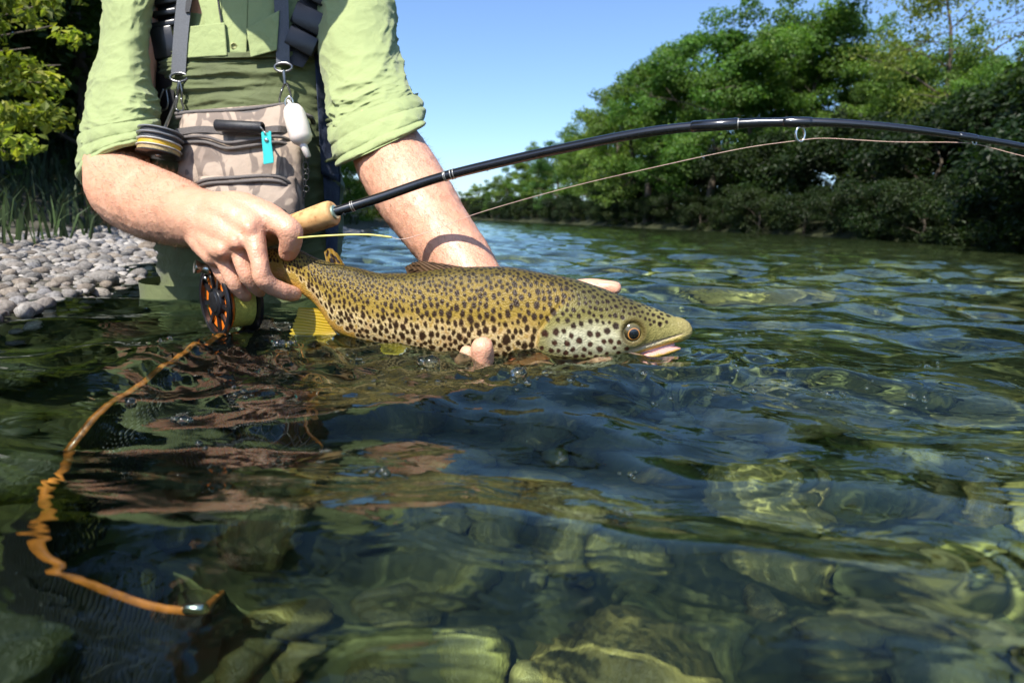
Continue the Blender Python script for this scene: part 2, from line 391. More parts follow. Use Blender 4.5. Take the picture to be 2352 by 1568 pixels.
# gravel bar on the left bank
items = []; grid = {}
for _ in range(20000):
    y = .55 + 4.6 * rg.rand() ** 1.7; inl = rg.uniform(-.035, .52) ; x = float(shore_left(y)) - inl
    r = rg.uniform(.006, .015) * (1 if rg.rand() < .88 else rg.uniform(1.4, 2.2)) * (1 + .14 * y); kx, ky = int(x // .05), int(y // .05)
    if any((x - a) ** 2 + (y - b_) ** 2 < ((r + c) * .74) ** 2 for i in (-1, 0, 1) for j in (-1, 0, 1) for (a, b_, c) in grid.get((kx + i, ky + j), ())): continue
    grid.setdefault((kx, ky), []).append((x, y, r)); items.append((x, y, float(ground_z(x, y)) + r * .30, r, len(items)))
def inview(x, y, z):
    d = np.array((x, y, z - CAM_H)); f_ = d @ _F; return f_ > .1 and abs((d @ _RR) / f_) < .83 and abs((d @ _UU) / f_) < .56
vis = [q for q in items if inview(*q[:3]) and q[0] / q[1] < -.50]; vis.sort(key=lambda q: -q[3] / q[1])
big = set(id(q) for q in vis[:300])
def place_stone(me, x, y, z, r, parent):
    o = bpy.data.objects.new('stone', me); col.objects.link(o); o.location = (x, y, z); o.scale = (r, r, r); o.rotation_euler = (rg.uniform(-.3, .3), rg.uniform(-.3, .3), rg.uniform(0, 6.28)); o.parent = parent; return o
gbar = mk('gravel_bank', [(float(shore_left(y_)) - w_, y_, float(ground_z(float(shore_left(y_)) - w_, y_)) + .004) for y_ in np.linspace(.3, 5.5, 60) for w_ in np.linspace(.02, 1.3, 24)], grid_faces(60, 24)[:, ::-1], M_BAR); tag(gbar, kind='structure')
for q in vis[:300]: place_stone(gm[q[4] % 8], *q[:4], gbar)
rest(gm, [q for q in items if id(q) not in big], 'gravel', M_GRAVEL, gbar)
# cobbles of the bed
items = []; grid = {}
for _ in range(5000):
    y = .12 + 3.4 * rg.rand() ** 1.3; x = rg.uniform(-.62 - .1 * y, .35 + 1.25 * y)
    if x < shore_left(y) + .05: continue
    r = rg.choice([rg.uniform(.02, .04), rg.uniform(.035, .065), rg.uniform(.06, .105)], p=[.5, .32, .18]) * (1 + .08 * y); kx, ky = int(x // .25), int(y // .25)
    if any((x - a) ** 2 + (y - b_) ** 2 < ((r + c) * .78) ** 2 for i in (-1, 0, 1) for j in (-1, 0, 1) for (a, b_, c) in grid.get((kx + i, ky + j), ())): continue
    grid.setdefault((kx, ky), []).append((x, y, r)); items.append((x, y, float(ground_z(x, y)) + r * .16, r, len(items)))
items.sort(key=lambda q: -q[3] / (q[1] + .35))
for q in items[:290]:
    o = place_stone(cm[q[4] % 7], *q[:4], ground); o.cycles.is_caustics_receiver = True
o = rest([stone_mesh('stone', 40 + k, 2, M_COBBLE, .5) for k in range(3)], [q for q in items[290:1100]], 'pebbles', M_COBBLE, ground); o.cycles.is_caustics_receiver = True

# ================================================================== trees and shrubs
def m_leaf(name, c, trans=.45):
    mt, t, out = nodes(name); L = t.links
    at = nn(t, 'ShaderNodeVertexColor', layer_name='pigment'); oi = nn(t, 'ShaderNodeObjectInfo')
    hs = nn(t, 'ShaderNodeHueSaturation'); L.new(at.outputs[0], hs.inputs['Color'])
    m1 = nn(t, 'ShaderNodeMapRange'); m1.inputs['To Min'].default_value = .468; m1.inputs['To Max'].default_value = .512; L.new(oi.outputs['Random'], m1.inputs['Value']); L.new(m1.outputs[0], hs.inputs['Hue'])
    m2 = nn(t, 'ShaderNodeMapRange'); m2.inputs['To Min'].default_value = 1.25; m2.inputs['To Max'].default_value = .85; L.new(oi.outputs['Random'], m2.inputs['Value']); L.new(m2.outputs[0], hs.inputs['Value'])
    d = nn(t, 'ShaderNodeBsdfPrincipled', Roughness=.5); d.inputs['Specular IOR Level'].default_value = .35; L.new(hs.outputs[0], d.inputs['Base Color'])
    tr = nn(t, 'ShaderNodeBsdfTranslucent'); gm_ = nn(t, 'ShaderNodeMix', data_type='RGBA', blend_type='MULTIPLY'); gm_.inputs[0].default_value = 1; L.new(hs.outputs[0], gm_.inputs[6]); gm_.inputs[7].default_value = (1.25, 1.4, .5, 1); L.new(gm_.outputs[2], tr.inputs[0])
    mx = nn(t, 'ShaderNodeMixShader', Fac=trans); L.new(d.outputs[0], mx.inputs[1]); L.new(tr.outputs[0], mx.inputs[2]); L.new(mx.outputs[0], out.inputs[0]); return mt
M_LEAF = m_leaf('broad leaves', None)
M_BARK = mat('tree bark', (.085, .068, .048), .9, .35, 14, .6, bscale=30, bdist=.02)
def leaves(centres, radii, n, size, rs, c0=(.075, .135, .022), cvar=.35, droop=.25, yellow=.12):
    """leaf quads, folded along the middle, scattered through blobs"""
    C_ = np.asarray(centres); Rr = np.asarray(radii); w = Rr ** 2; w = w / w.sum(); k = rs.choice(len(C_), n, p=w)
    d = rs.randn(n, 3); d /= np.linalg.norm(d, axis=1)[:, None]; rad = rs.rand(n) ** .45
    p = C_[k] + d * (Rr[k] * rad)[:, None] * np.array((1, 1, .62))
    p += .25 * Rr[k][:, None] * np.stack([perlin3(p * 1.7 / Rr.mean() + q, 3) for q in (0, 9, 18)], 1)
    nr = d * .7 + rs.randn(n, 3) * .55 + np.array((0, 0, .55)); nr /= np.linalg.norm(nr, axis=1)[:, None]
    t_ = rs.randn(n, 3) + np.array((0, 0, -droop)); t_ -= nr * (t_ * nr).sum(1)[:, None]; t_ /= np.linalg.norm(t_, axis=1)[:, None]; s_ = np.cross(nr, t_)
    sz = size * rs.uniform(.6, 1.35, n)[:, None]
    v = np.stack([p - t_ * sz * .5, p + s_ * sz * .33 + nr * sz * .07, p + t_ * sz * .55 - nr * sz * .1, p - s_ * sz * .33 + nr * sz * .07], 1).reshape(-1, 3)
    i = np.arange(n)[:, None] * 4; f = np.hstack([i, i + 1, i + 2, i + 3])
    blob = rs.uniform(.75, 1.25, len(C_))[k]; br = (1 + cvar * rs.uniform(-1, 1, n)) * blob
    c = np.array(c0)[None] * br[:, None]; yl = (rs.rand(n) < yellow)[:, None]; c = np.where(yl, c * np.array((1.45, 1.2, .9)), c)
    return v, f, np.repeat(np.clip(c, 0, 1), 4, axis=0)
def tree_data(seed, H, spread, n_leaf, leaf, low=.22, c0=(.075, .135, .022), limbs=13, name='tree', blob=.115):
    rs = np.random.RandomState(seed); tb = MB(); cen, rad = [], []
    tp = [np.array((0, 0, -.3))]
    for k in range(1, 7): tp.append(np.array((rs.uniform(-.05, .05) * H * k / 6, rs.uniform(-.05, .05) * H * k / 6, H * .92 * k / 6)))
    tr = [H * .022 * (1 - .9 * k / 6) + .008 for k in range(7)]; tb.tube(tp, tr, 8, 22)
    T = cr(tp, 50)
    for k in range(limbs):
        u = low + (1 - low) * (k + rs.uniform(0, .8)) / limbs; u = min(u, .98); p0 = T[int(u * 49)]; a = k * 2.4 + rs.uniform(-.5, .5)
        prof = math.sin(math.pi * min(1, max(.0, (u - low * .6) / (1.12 - low * .6)))) ** .55
        ln = spread * prof * rs.uniform(.6, 1.12); up = rs.uniform(.15, .75) * ln
        p1 = p0 + np.array((math.cos(a) * ln * .55, math.sin(a) * ln * .55, up * .65)); p2 = p0 + np.array((math.cos(a) * ln, math.sin(a) * ln, up))
        r0 = H * .009 * (1.15 - u); tb.tube([p0, p1, p2], [r0, r0 * .6, r0 * .2], 5, 10)
        for q in range(6):
            w = rs.uniform(.62, 1.08); b0 = p0 * (1 - w) + p2 * w + np.array((0, 0, math.sin(w * 3) * up * .1)); b1 = b0 + rs.randn(3) * np.array((1, 1, .7)) * H * .075
            tb.tube([b0, (b0 + b1) / 2 + rs.randn(3) * .05, b1], [r0 * .35, r0 * .25, r0 * .1], 4, 6, caps=False); cen.append(b1); rad.append(H * blob * rs.uniform(.55, 1.2))
    for q in range(7): cen.append(T[-1] + rs.randn(3) * H * .05 * np.array((1, 1, .6))); rad.append(H * blob * rs.uniform(.45, .9))
    v, f, c = leaves(cen, rad, n_leaf, leaf, rs, c0)
    ztop = np.percentile(v[:, 2], 99.7); v[:, :] *= np.array((1, 1, H / ztop)); v[:, :2] *= 1.0
    for q_ in tb.v: q_[:, 2] *= H / ztop
    cr_o = mk('crown', v, f, M_LEAF, None, smooth=False, colors=c); tk = tb.build('trunk', M_BARK)
    cme, tme = cr_o.data, tk.data; bpy.data.objects.remove(cr_o); bpy.data.objects.remove(tk); return cme, tme
def put(data, name, label, loc, s=1.0, rz=0.0, group=None, cat='tree', sz=None):
    e = empty(name, loc); e.rotation_euler = (0, 0, rz); e.scale = (s, s, sz or s); tag(e, label, cat, group)
    for nm, me in zip(('crown', 'trunk'), data):
        o = bpy.data.objects.new(nm, me); col.objects.link(o); o.parent = e
    return e
rt = np.random.RandomState(31)
TD = [tree_data(100 + k, 9.0, 3.0 + .35 * (k % 3), 26000, .135, low=.20 + .05 * (k % 2), c0=[(.082, .165, .028), (.100, .190, .032), (.070, .148, .030), (.092, .172, .026)][k], blob=.088, limbs=12) for k in range(4)]
TS = tree_data(140, 9.0, 2.6, 7000, .13, low=.35, c0=(.085, .14, .024), limbs=12, blob=.10)      # sparse crown
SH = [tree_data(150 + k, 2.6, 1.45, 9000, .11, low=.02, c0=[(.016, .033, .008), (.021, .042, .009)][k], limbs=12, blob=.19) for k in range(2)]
right = [(1072, 440, 112), (1100, 425, 106), (1132, 418, 99), (1165, 402, 92), (1205, 384, 85), (1240, 335, 77), (1285, 318, 69), (1335, 306, 62), (1385, 292, 56), (1425, 230, 48), (1462, 160, 43), (1515, 118, 40), (1575, 150, 38),
         (1672, 26, 34), (1745, 60, 33), (1835, 40, 33), (1905, -8, 32), (1975, 60, 31), (2055, 118, 28), (2120, 140, 25), (2300, 80, 21), (2420, 120, 18), (2560, 60, 15), (2760, -100, 13)]
lab = {1672: 'tall rounded tree on the far bank beside the tallest leafy tree', 1905: 'tallest leafy tree on the far bank', 2300: 'bright green tree on the far bank beside the thin-crowned tree'}
for i, (px, tpy, Yd) in enumerate(right):
    top_ = P(px, tpy, Yd); gz = float(ground_z(top_.x, Yd)); Hh = top_.z - gz
    e = put(TD[i % 4], 'tree', lab.get(px, 'small distant tree where the river bends away' if Yd > 55 else 'mid-sized leafy tree between the river bend and the tall trees' if px < 1600 else 'leafy green tree standing beside the tallest tree of the far bank' if px < 2090 else 'leafy tree beyond the thin-crowned tree where the far bank comes close'), (top_.x, Yd, gz), Hh / 9.0 * 1.02, i * 1.7, 'trees at the river bend' if Yd > 55 else 'trees along the far bank')
e = put(TS, 'tree', 'tree with a thin open crown on the far bank', (P(2190, 20, 23).x, 23, float(ground_z(P(2190, 20, 23).x, 23))), P(2190, 8, 23).z / 9.0, 2.0, 'trees along the far bank')
back = [(1085, 455, 118), (1120, 440, 114), (1150, 430, 106), (1185, 420, 100), (1225, 400, 92), (1270, 370, 84), (1320, 350, 76), (1370, 330, 68), (1440, 300, 60), (1500, 260, 52), (1600, 215, 50), (1640, 180, 44), (1790, 170, 42), (1870, 150, 40), (2010, 190, 38), (2110, 170, 33), (2230, 190, 30), (2350, 170, 26), (2480, 100, 24)]
for i, (px, tpy, Yd) in enumerate(back):
    top_ = P(px, tpy, Yd); gz = float(ground_z(top_.x, Yd)); put(TD[(i + 2) % 4], 'tree', 'tree in the second row behind the wooded far bank', (top_.x, Yd, gz), (top_.z - gz) / 9.0, i * 2.3, 'second row of trees on the far bank')
# shrubs at the foot of the far bank
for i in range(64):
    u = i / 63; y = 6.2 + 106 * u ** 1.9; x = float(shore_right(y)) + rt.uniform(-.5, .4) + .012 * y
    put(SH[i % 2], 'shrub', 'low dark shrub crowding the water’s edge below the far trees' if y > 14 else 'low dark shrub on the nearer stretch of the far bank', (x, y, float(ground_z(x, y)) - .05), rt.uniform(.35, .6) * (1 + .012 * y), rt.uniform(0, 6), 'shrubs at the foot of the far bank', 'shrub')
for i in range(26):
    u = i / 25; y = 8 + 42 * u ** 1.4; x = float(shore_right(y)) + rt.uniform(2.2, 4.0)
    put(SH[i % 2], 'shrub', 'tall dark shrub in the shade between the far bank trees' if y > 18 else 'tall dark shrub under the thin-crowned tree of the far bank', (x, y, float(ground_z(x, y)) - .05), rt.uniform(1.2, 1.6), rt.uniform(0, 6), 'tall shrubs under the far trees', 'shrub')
# left bank: trees over the gravel, thicket behind the angler
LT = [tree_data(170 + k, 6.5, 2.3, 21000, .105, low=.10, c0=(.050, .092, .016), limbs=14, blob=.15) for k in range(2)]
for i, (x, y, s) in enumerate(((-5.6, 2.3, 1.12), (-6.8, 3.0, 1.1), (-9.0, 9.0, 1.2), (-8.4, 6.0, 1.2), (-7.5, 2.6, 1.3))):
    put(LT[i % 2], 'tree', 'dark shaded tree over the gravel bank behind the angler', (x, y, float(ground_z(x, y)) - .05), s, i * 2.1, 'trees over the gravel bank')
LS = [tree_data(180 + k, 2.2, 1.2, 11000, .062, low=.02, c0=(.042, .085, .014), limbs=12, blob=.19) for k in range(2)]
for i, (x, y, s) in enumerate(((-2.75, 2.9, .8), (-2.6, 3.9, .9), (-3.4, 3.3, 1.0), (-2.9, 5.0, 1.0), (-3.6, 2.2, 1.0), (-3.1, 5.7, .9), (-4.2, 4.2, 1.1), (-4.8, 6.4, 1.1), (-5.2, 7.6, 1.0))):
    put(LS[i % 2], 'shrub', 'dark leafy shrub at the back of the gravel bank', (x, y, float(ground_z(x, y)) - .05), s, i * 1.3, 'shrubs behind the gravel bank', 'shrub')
GS = [tree_data(190, 2.2, 1.1, 11000, .07, low=.02, c0=(.14, .235, .028), limbs=12, blob=.18)]
for i, (px, tpy, Yd) in enumerate(((800, 350, 8.6), (845, 400, 9.8), (745, 340, 8.0), (885, 430, 12), (930, 440, 15), (970, 455, 20), (1010, 462, 27), (1040, 470, 36))):
    q = P(px, tpy, Yd); gz = float(ground_z(q.x, Yd)); put(GS[0], 'shrub', 'sunlit bright green shrub by the water upstream of the angler', (q.x, Yd, gz - .05), max(.3, (q.z - gz) / 2.2), i * 1.9, 'sunlit shrubs upstream', 'shrub')
# the sunlit leafy branch over the gravel
rs = np.random.RandomState(77); tb = MB(); cen, rad = [], []
root_ = np.array(P(-420, 260, 2.5)); 
br = [(120, 60, 2.2), (70, 110, 2.1), (140, 150, 2.15), (95, 190, 2.1), (60, 250, 2.05), (100, 290, 2.1), (30, 320, 2.0), (20, 180, 2.1), (10, 80, 2.15), (-60, 240, 2.1), (-120, 140, 2.2), (-60, 20, 2.2), (60, -10, 2.3), (130, 0, 2.4), (15, 350, 2.0)]
for (a, b_, y_) in br:
    p2 = np.array(P(a, b_, y_)); p1 = root_ * .45 + p2 * .55 + np.array((0, 0, .05)); tb.tube([root_, p1, p2], [.012, .007, .002], 5, 14)
    for q in range(5): 
        w = rs.uniform(.62, 1.02); c_ = root_ * (1 - w) ** 2 + 2 * p1 * w * (1 - w) + p2 * w * w; cen.append(c_ + rs.randn(3) * .035); rad.append(rs.uniform(.045, .085))
v, f, c = leaves(cen, rad, 4600, .028, rs, (.17, .24, .040), .4, .4, .2)
bs = empty('leafy_bush', (root_[0], root_[1], 0)); tag(bs, 'sunlit yellow green leafy bush reaching over the gravel bank', 'bush')
mk('foliage', v, f, M_LEAF, bs, smooth=False, colors=c); tb.tube([(root_[0], root_[1], float(ground_z(root_[0], root_[1])) - .1), root_ * .5 + np.array((root_[0] * .5, root_[1] * .5, .12)), root_], [.03, .022, .013], 7, 14); tb.build('stem', M_BARK, bs)
# grass along the back of the gravel bank
M_GRASS = mat('bank grass', (.026, .050, .010), .6, .4, 8, 0)
gv, gf = [], []
for k in range(5000):
    y = rg.uniform(1.2, 7); x = float(shore_left(y)) - rg.uniform(.36, 2.4) - .0 * y; z = float(ground_z(x, y)); h = rg.uniform(.05, .18); a = rg.uniform(0, 6.28); w = .0035 * (1 + .2 * y); dx, dy = math.cos(a), math.sin(a); bx, by = rg.uniform(-.6, 1.0) * h * .6, rg.uniform(-1, .3) * h * .5
    i0 = len(gv); gv += [(x - dx * w, y - dy * w, z), (x + dx * w, y + dy * w, z), (x + bx * .4 + dx * w * .7, y + by * .4 + dy * w * .7, z + h * .65), (x + bx * .4 - dx * w * .7, y + by * .4 - dy * w * .7, z + h * .65), (x + bx, y + by, z + h * .9)]
    gf += [[i0, i0 + 1, i0 + 2, i0 + 3], [i0 + 3, i0 + 2, i0 + 4]]
tag(mk('bank_grass', gv, gf, M_GRASS, None, smooth=False), 'dark grass hanging over the back of the gravel bank', 'grass', kind='stuff')
# ================================================================== the trout
def lin(r, g, b):
    return np.array([((c / 255 + 0.055) / 1.055) ** 2.4 if c > 10 else c / 255 / 12.92 for c in (r, g, b)])
FS = np.array([  # px, top, bottom, half width (m)
    (598, 572, 634, .0065), (640, 567, 638, .0095), (686, 572, 668, .0135), (729, 595, 699, .0170), (770, 605, 762, .0205), (818, 614, 783, .0240),
    (866, 627, 794, .0270), (938, 628, 808, .0310), (1000, 619, 822, .0335), (1058, 613, 832, .0355), (1166, 612, 842, .0380), (1227, 623, 844, .0380),
    (1290, 634, 842, .0365), (1326, 642, 840, .0350), (1380, 660, 836, .0325), (1426, 679, 823, .0295), (1475, 697, 807, .0250), (1510, 710, 797, .0210),
    (1550, 727, 785, .0150), (1574, 739, 778, .0105), (1586, 748, 771, .0060), (1590, 755, 764, .0025)])
def fish_Y(px): return np.interp(px, [560, 690, 900, 1200, 1590], [.752, .748, .738, .724, .705])
M_FISH, t, out = nodes('trout skin'); L = t.links
b = nn(t, 'ShaderNodeBsdfPrincipled', Roughness=0.40); b.inputs['Coat Weight'].default_value = 0.0; b.inputs['Coat Roughness'].default_value = 0.2
b.inputs['Metallic'].default_value = 0.0; b.inputs['Specular IOR Level'].default_value = 0.20
at = nn(t, 'ShaderNodeVertexColor', layer_name='pigment'); L.new(at.outputs[0], b.inputs['Base Color'])
tc = nn(t, 'ShaderNodeTexCoord'); vo = nn(t, 'ShaderNodeTexVoronoi', Scale=520.0); L.new(tc.outputs['Object'], vo.inputs['Vector'])
no = nn(t, 'ShaderNodeTexNoise', Scale=90.0, Detail=3.0); L.new(tc.outputs['Object'], no.inputs['Vector'])
ad = nn(t, 'ShaderNodeMath', operation='MULTIPLY_ADD'); L.new(no.outputs['Fac'], ad.inputs[0]); ad.inputs[1].default_value = 0.8; L.new(vo.outputs['Distance'], ad.inputs[2])
bp = nn(t, 'ShaderNodeBump', Strength=0.75, Distance=0.0008); L.new(ad.outputs[0], bp.inputs['Height']); L.new(bp.outputs[0], b.inputs['Normal'])
L.new(b.outputs[0], out.inputs[0])

trout = empty('trout', P(1100, 800, .73)); 
tag(trout, 'brown trout with dark spots and golden flank held half out of the water', 'fish')
NU, NV = 700, 210
pxs = np.linspace(598, 1590, NU)
# rounder snout: pack stations towards the tip
def pch(i): 
    return np.interp(pxs, FS[:, 0], FS[:, i])
def smooth_(a, k=9):
    ker = np.hanning(k + 2)[1:-1]; ker /= ker.sum(); return np.convolve(np.pad(a, k // 2, mode='edge'), ker, mode='valid')
top = smooth_(pch(1), 31); bot = smooth_(pch(2), 31); wid = smooth_(pch(3), 31)
snt = np.sqrt(np.clip((1590 - pxs) / 40.0, 0, 1)); 
mid_tip = 760.0
top = np.where(pxs > 1550, mid_tip + (np.interp(1550, pxs, top) - mid_tip) * np.sqrt(np.clip(1 - ((pxs - 1550) / 40.0) ** 2, 0, 1)) ** 1.0, top)
bot = np.where(pxs > 1550, mid_tip + (np.interp(1550, pxs, bot) - mid_tip) * np.sqrt(np.clip(1 - ((pxs - 1550) / 40.0) ** 2, 0, 1)), bot)
wid = np.where(pxs > 1460, np.minimum(wid, np.interp(pxs, [1460, 1500, 1535, 1560, 1600], [.027, .0195, .0142, .0115, .0105])), wid)
wid = np.where(pxs > 1535, np.interp(1535, pxs, wid) * np.sqrt(np.clip(1 - ((pxs - 1535) / 55.0) ** 2, 0, 1)), wid)
th = np.linspace(0, 2 * math.pi, NV, endpoint=False); th = th - 0.28 * np.sin(2 * th) * 0.0
Yc = fish_Y(pxs)
Tp = np.array([P(a, b_, c) for a, b_, c in zip(pxs, top, Yc)]); Bp = np.array([P(a, b_, c) for a, b_, c in zip(pxs, bot, Yc)])
Cm = (Tp + Bp) / 2; Hv = (Tp - Bp) / 2
ct = np.cos(th); st = np.sin(th)
cs = np.sign(st) * np.abs(st) ** 0.88
tocam = np.array((0, -1.0, 0))
PX = np.repeat(pxs[:, None], NV, 1); PYv = (top + bot)[:, None] / 2 - ct[None] * (bot - top)[:, None] / 2
front = np.clip(cs, 0, 1)[None] * np.ones((NU, 1))
side = np.abs(cs)[None] * np.ones((NU, 1))
# relief (m, outwards): gill cover, cheek, jaw bone, eye socket
GX = np.array([1300, 1284, 1257, 1237, 1230, 1237, 1256, 1290]); GY = np.array([676, 693, 718, 748, 778, 802, 818, 832])
gx = np.interp(PYv, GY, GX)                                    # edge of the gill cover at that height
sd = PX - gx
in_g = sstep(672, 700, PYv) * (1 - sstep(826, 838, PYv))
rel = 0.0024 * sstep(-1.5, 2.5, sd) * (1 - sstep(40, 130, sd)) * in_g - 0.0014 * np.exp(-((sd + 4) / 4.0) ** 2) * in_g
pre = PX - (1302 - 6 * np.cos((PYv - 780) / 40.0))
rel += (0.0007 * sstep(-1, 2, pre) * (1 - sstep(10, 60, pre)) - 0.0006 * np.exp(-((pre + 2) / 2.5) ** 2)) * sstep(735, 755, PYv) * (1 - sstep(800, 825, PYv))
jx = np.array([1385, 1398, 1475, 1547, 1575]); jy = np.array([838, 828, 799, 780, 771])
jd = (PYv - np.interp(PX, jx, jy))                              # below the jaw line > 0
inj = sstep(1392, 1412, PX) * (1 - sstep(1545, 1575, PX))
rel += 0.0020 * np.exp(-((jd - 1) / 8.0) ** 2) * inj - 0.0011 * np.exp(-((jd + 13) / 3.0) ** 2) * inj
EX, EY = 1444, 753
ed = np.hypot(PX - EX, PYv - EY)
rel += -0.0040 * (1 - sstep(14, 27, ed)) + 0.0012 * np.exp(-((ed - 31) / 6.0) ** 2)
nd = np.hypot((PX - 1510) / 1.2, PYv - 739); rel += -0.0011 * (1 - sstep(2, 5, nd)) + 0.0006 * np.exp(-((nd - 7) / 2.5) ** 2)
rel += 0.0003 * fbm2(PX / 40.0, PYv / 30.0, 3, 21) * (1 - sstep(1240, 1300, PX) * 0.4)
rel *= side ** 0.7
V = Cm[:, None, :] + ct[None, :, None] * Hv[:, None, :] + (cs[None, :] * wid[:, None])[..., None] * tocam
nrm = ct[None, :, None] * 0 + (np.sign(st) * side)[..., None] * tocam
V = V + rel[..., None] * nrm
# slight flattening of the belly and shoulder lines is in the widths; pigment next
hh = (bot - top) / 2; wpx = wid / (KPX * Yc)
quart = (math.pi / 2) * np.sqrt((hh ** 2 + wpx ** 2) / 2)
thf = np.where(th <= math.pi, th, 2 * math.pi - th)
A = (thf[None] - math.pi / 2) / (math.pi / 2) * quart[:, None]     # arc position, picture pixels
tn = (thf / math.pi)[None] * np.ones((NU, 1))
n1 = fbm2(PX / 30.0, A / 26.0, 3, 31); n2 = fbm2(PX / 9.0, A / 8.0, 2, 35)
def mixc(c, a, w): return c * (1 - w[..., None]) + np.asarray(a) * w[..., None]
colr = np.ones((NU, NV, 3)) * lin(150, 125, 52)
colr = mixc(colr, lin(96, 84, 40), 1 - sstep(0.10, 0.36, tn + 0.05 * n1))
colr = mixc(colr, lin(170, 138, 78), sstep(0.44, 0.62, tn + 0.08 * n1) * (0.45 + 0.55 * sstep(760, 1000, PX)))
colr = mixc(colr, lin(198, 150, 70), sstep(0.62, 0.76, tn + 0.06 * n1) * (1 - sstep(980, 1200, PX + 40 * n1)))
colr = mixc(colr, lin(206, 160, 46), sstep(0.76, 0.88, tn) * (1 - sstep(900, 1150, PX)))
colr = mixc(colr, lin(184, 158, 96), sstep(0.70, 0.86, tn) * sstep(1000, 1250, PX))
colr = mixc(colr, lin(222, 200, 120), sstep(0.86, 0.97, tn) * sstep(850, 1100, PX))
colr = mixc(colr, lin(168, 128, 90), sstep(0.0, 0.6, n1) * 0.5 * sstep(.5, .6, tn) * (1 - sstep(1150, 1300, PX)))
head = sstep(-6, 8, sd) * in_g + sstep(1285, 1330, PX) * (1 - in_g); head = np.clip(head, 0, 1)
hc = np.ones((NU, NV, 3)) * lin(132, 124, 68)
hc = mixc(hc, lin(96, 90, 52), 1 - sstep(640 + (PX - 1230) * .28, 690 + (PX - 1230) * .26, PYv))
ck = np.exp(-(((PX - 1345) / 92) ** 2 + ((PYv - 768) / 40) ** 2) ** 2)
hc = mixc(hc, lin(200, 196, 164), np.clip(ck * (0.9 + 0.3 * n1), 0, 1))
hc = mixc(hc, lin(206, 196, 120), sstep(796, 826, PYv + 4 * n1) * 0.8)
hc = mixc(hc, lin(146, 138, 84), sstep(1462, 1515, PX - (PYv - 740) * .3))
hc = mixc(hc, lin(172, 158, 104), sstep(1535, 1580, PX) * .7)
hc = mixc(hc, lin(226, 224, 214), np.exp(-((PX - 1480) / 45) ** 2 - ((PYv - (790 - (PX - 1480) * .25)) / 7) ** 2) * .85)
hc = mixc(hc, lin(214, 186, 84), np.exp(-((jd - 0) / 9.0) ** 2) * inj)
hc = mixc(hc, lin(196, 176, 150), np.exp(-((jd + 13) / 2.5) ** 2) * inj * .8)
hc = mixc(hc, lin(118, 104, 60), np.exp(-((sd + 1) / 4.0) ** 2) * in_g * .5)
hc = mixc(hc, lin(82, 68, 36), np.exp(-((ed - 25) / 7.0) ** 2) * .85)
hc = mixc(hc, lin(60, 52, 50), (1 - sstep(2, 5, nd)) * .9)
colr = colr * (1 - head[..., None]) + hc * head[..., None]
colr = colr * (1 + 0.16 * n2[..., None]) * (0.74 + .26 * sstep(.3, .6, tn))[..., None]
# spots: Poisson scatter over the flank, sizes by region
rs = np.random.RandomState(12); pts = []
def spot_r(px, a, q, isH):
    t_ = 0.5 + 0.5 * a / q
    if isH: return (7.6 if a > -0.1 * q else 5.4) * (1 + rs.uniform(-.22, .22))
    r = np.interp(px, [600, 700, 850, 1000, 1200], [3.6, 4.4, 5.6, 7.0, 8.4]) * np.interp(t_, [.1, .35, .6, .8], [.66, .82, 1.08, 1.05])
    return r * (1 + rs.uniform(-.28, .25))
cell = {}
for _ in range(40000):
    px = rs.uniform(612, 1535); q = np.interp(px, pxs, quart); a = rs.uniform(-1.0, 0.90) * q
    tq = 0.5 + 0.5 * a / q
    py = np.interp(px, pxs, (top + bot) / 2) + np.sin(a / q * math.pi / 2) * np.interp(px, pxs, hh)
    isH = px > np.interp(py, GY, GX)
    if not isH:
        lim = np.interp(px, [612, 680, 740, 800, 900, 1000, 1150], [.42, .52, .62, .74, .82, .86, .88])
        if tq > lim or (tq > lim - .12 and rs.rand() < .6): continue
        if px < 655 and rs.rand() < .5: continue
    else:
        if py > 822 or px > 1532 - 0 * py: continue
        if np.hypot(px - EX, py - EY) < 38: continue
        if px > 1475 and py > 742: continue
        if px > 1400 and py > np.interp(px, jx, jy) - 22: continue
    r = spot_r(px, a, q, isH)
    gap = r * (1.66 if not isH else (2.1 if a > -0.1 * q else 1.85)) + (0.3 if px < 900 else 0.8)
    k0 = (int(px // 24), int(a // 24)); bad = False
    for i in (-1, 0, 1):
        for j in (-1, 0, 1):
            for (x2, a2, r2, g2, h2) in cell.get((k0[0] + i, k0[1] + j), ()):
                if (x2 - px) ** 2 + ((a2 - a) * .88) ** 2 < ((gap + g2) / 2) ** 2: bad = True
    if bad: continue
    cell.setdefault(k0, []).append((px, a, r, gap, isH)); pts.append((px, a, r, isH))
spot = np.zeros((NU, NV)); halo = np.zeros((NU, NV)); wob = (0.34 - .16 * sstep(950, 1150, PX)) * fbm2(PX / 5.0, A / 5.0, 2, 41)
dpx = pxs[1] - pxs[0]
for (px, a, r, isH) in pts:
    i0 = max(0, int((px - 598) / dpx - 2.6 * r / dpx)); i1 = min(NU, int((px - 598) / dpx + 2.6 * r / dpx) + 2)
    if rs.rand() < .12 and not isH: r *= .55
    sx, sy, tilt = rs.uniform(.82, 1.02), rs.uniform(.98, 1.32), rs.uniform(-.5, .3)
    if isH: sx, sy = rs.uniform(.92, 1.05), rs.uniform(.92, 1.05)
    dx = PX[i0:i1] - px; dy = A[i0:i1] - a; dx = dx + tilt * dy * 0.4
    d = np.sqrt((dx / (r * sx)) ** 2 + (dy / (r * sy)) ** 2) + wob[i0:i1]
    spot[i0:i1] = np.maximum(spot[i0:i1], 1 - sstep(0.62, 1.12, d))
    halo[i0:i1] = np.maximum(halo[i0:i1], (1 - sstep(1.25, 1.75, d)))
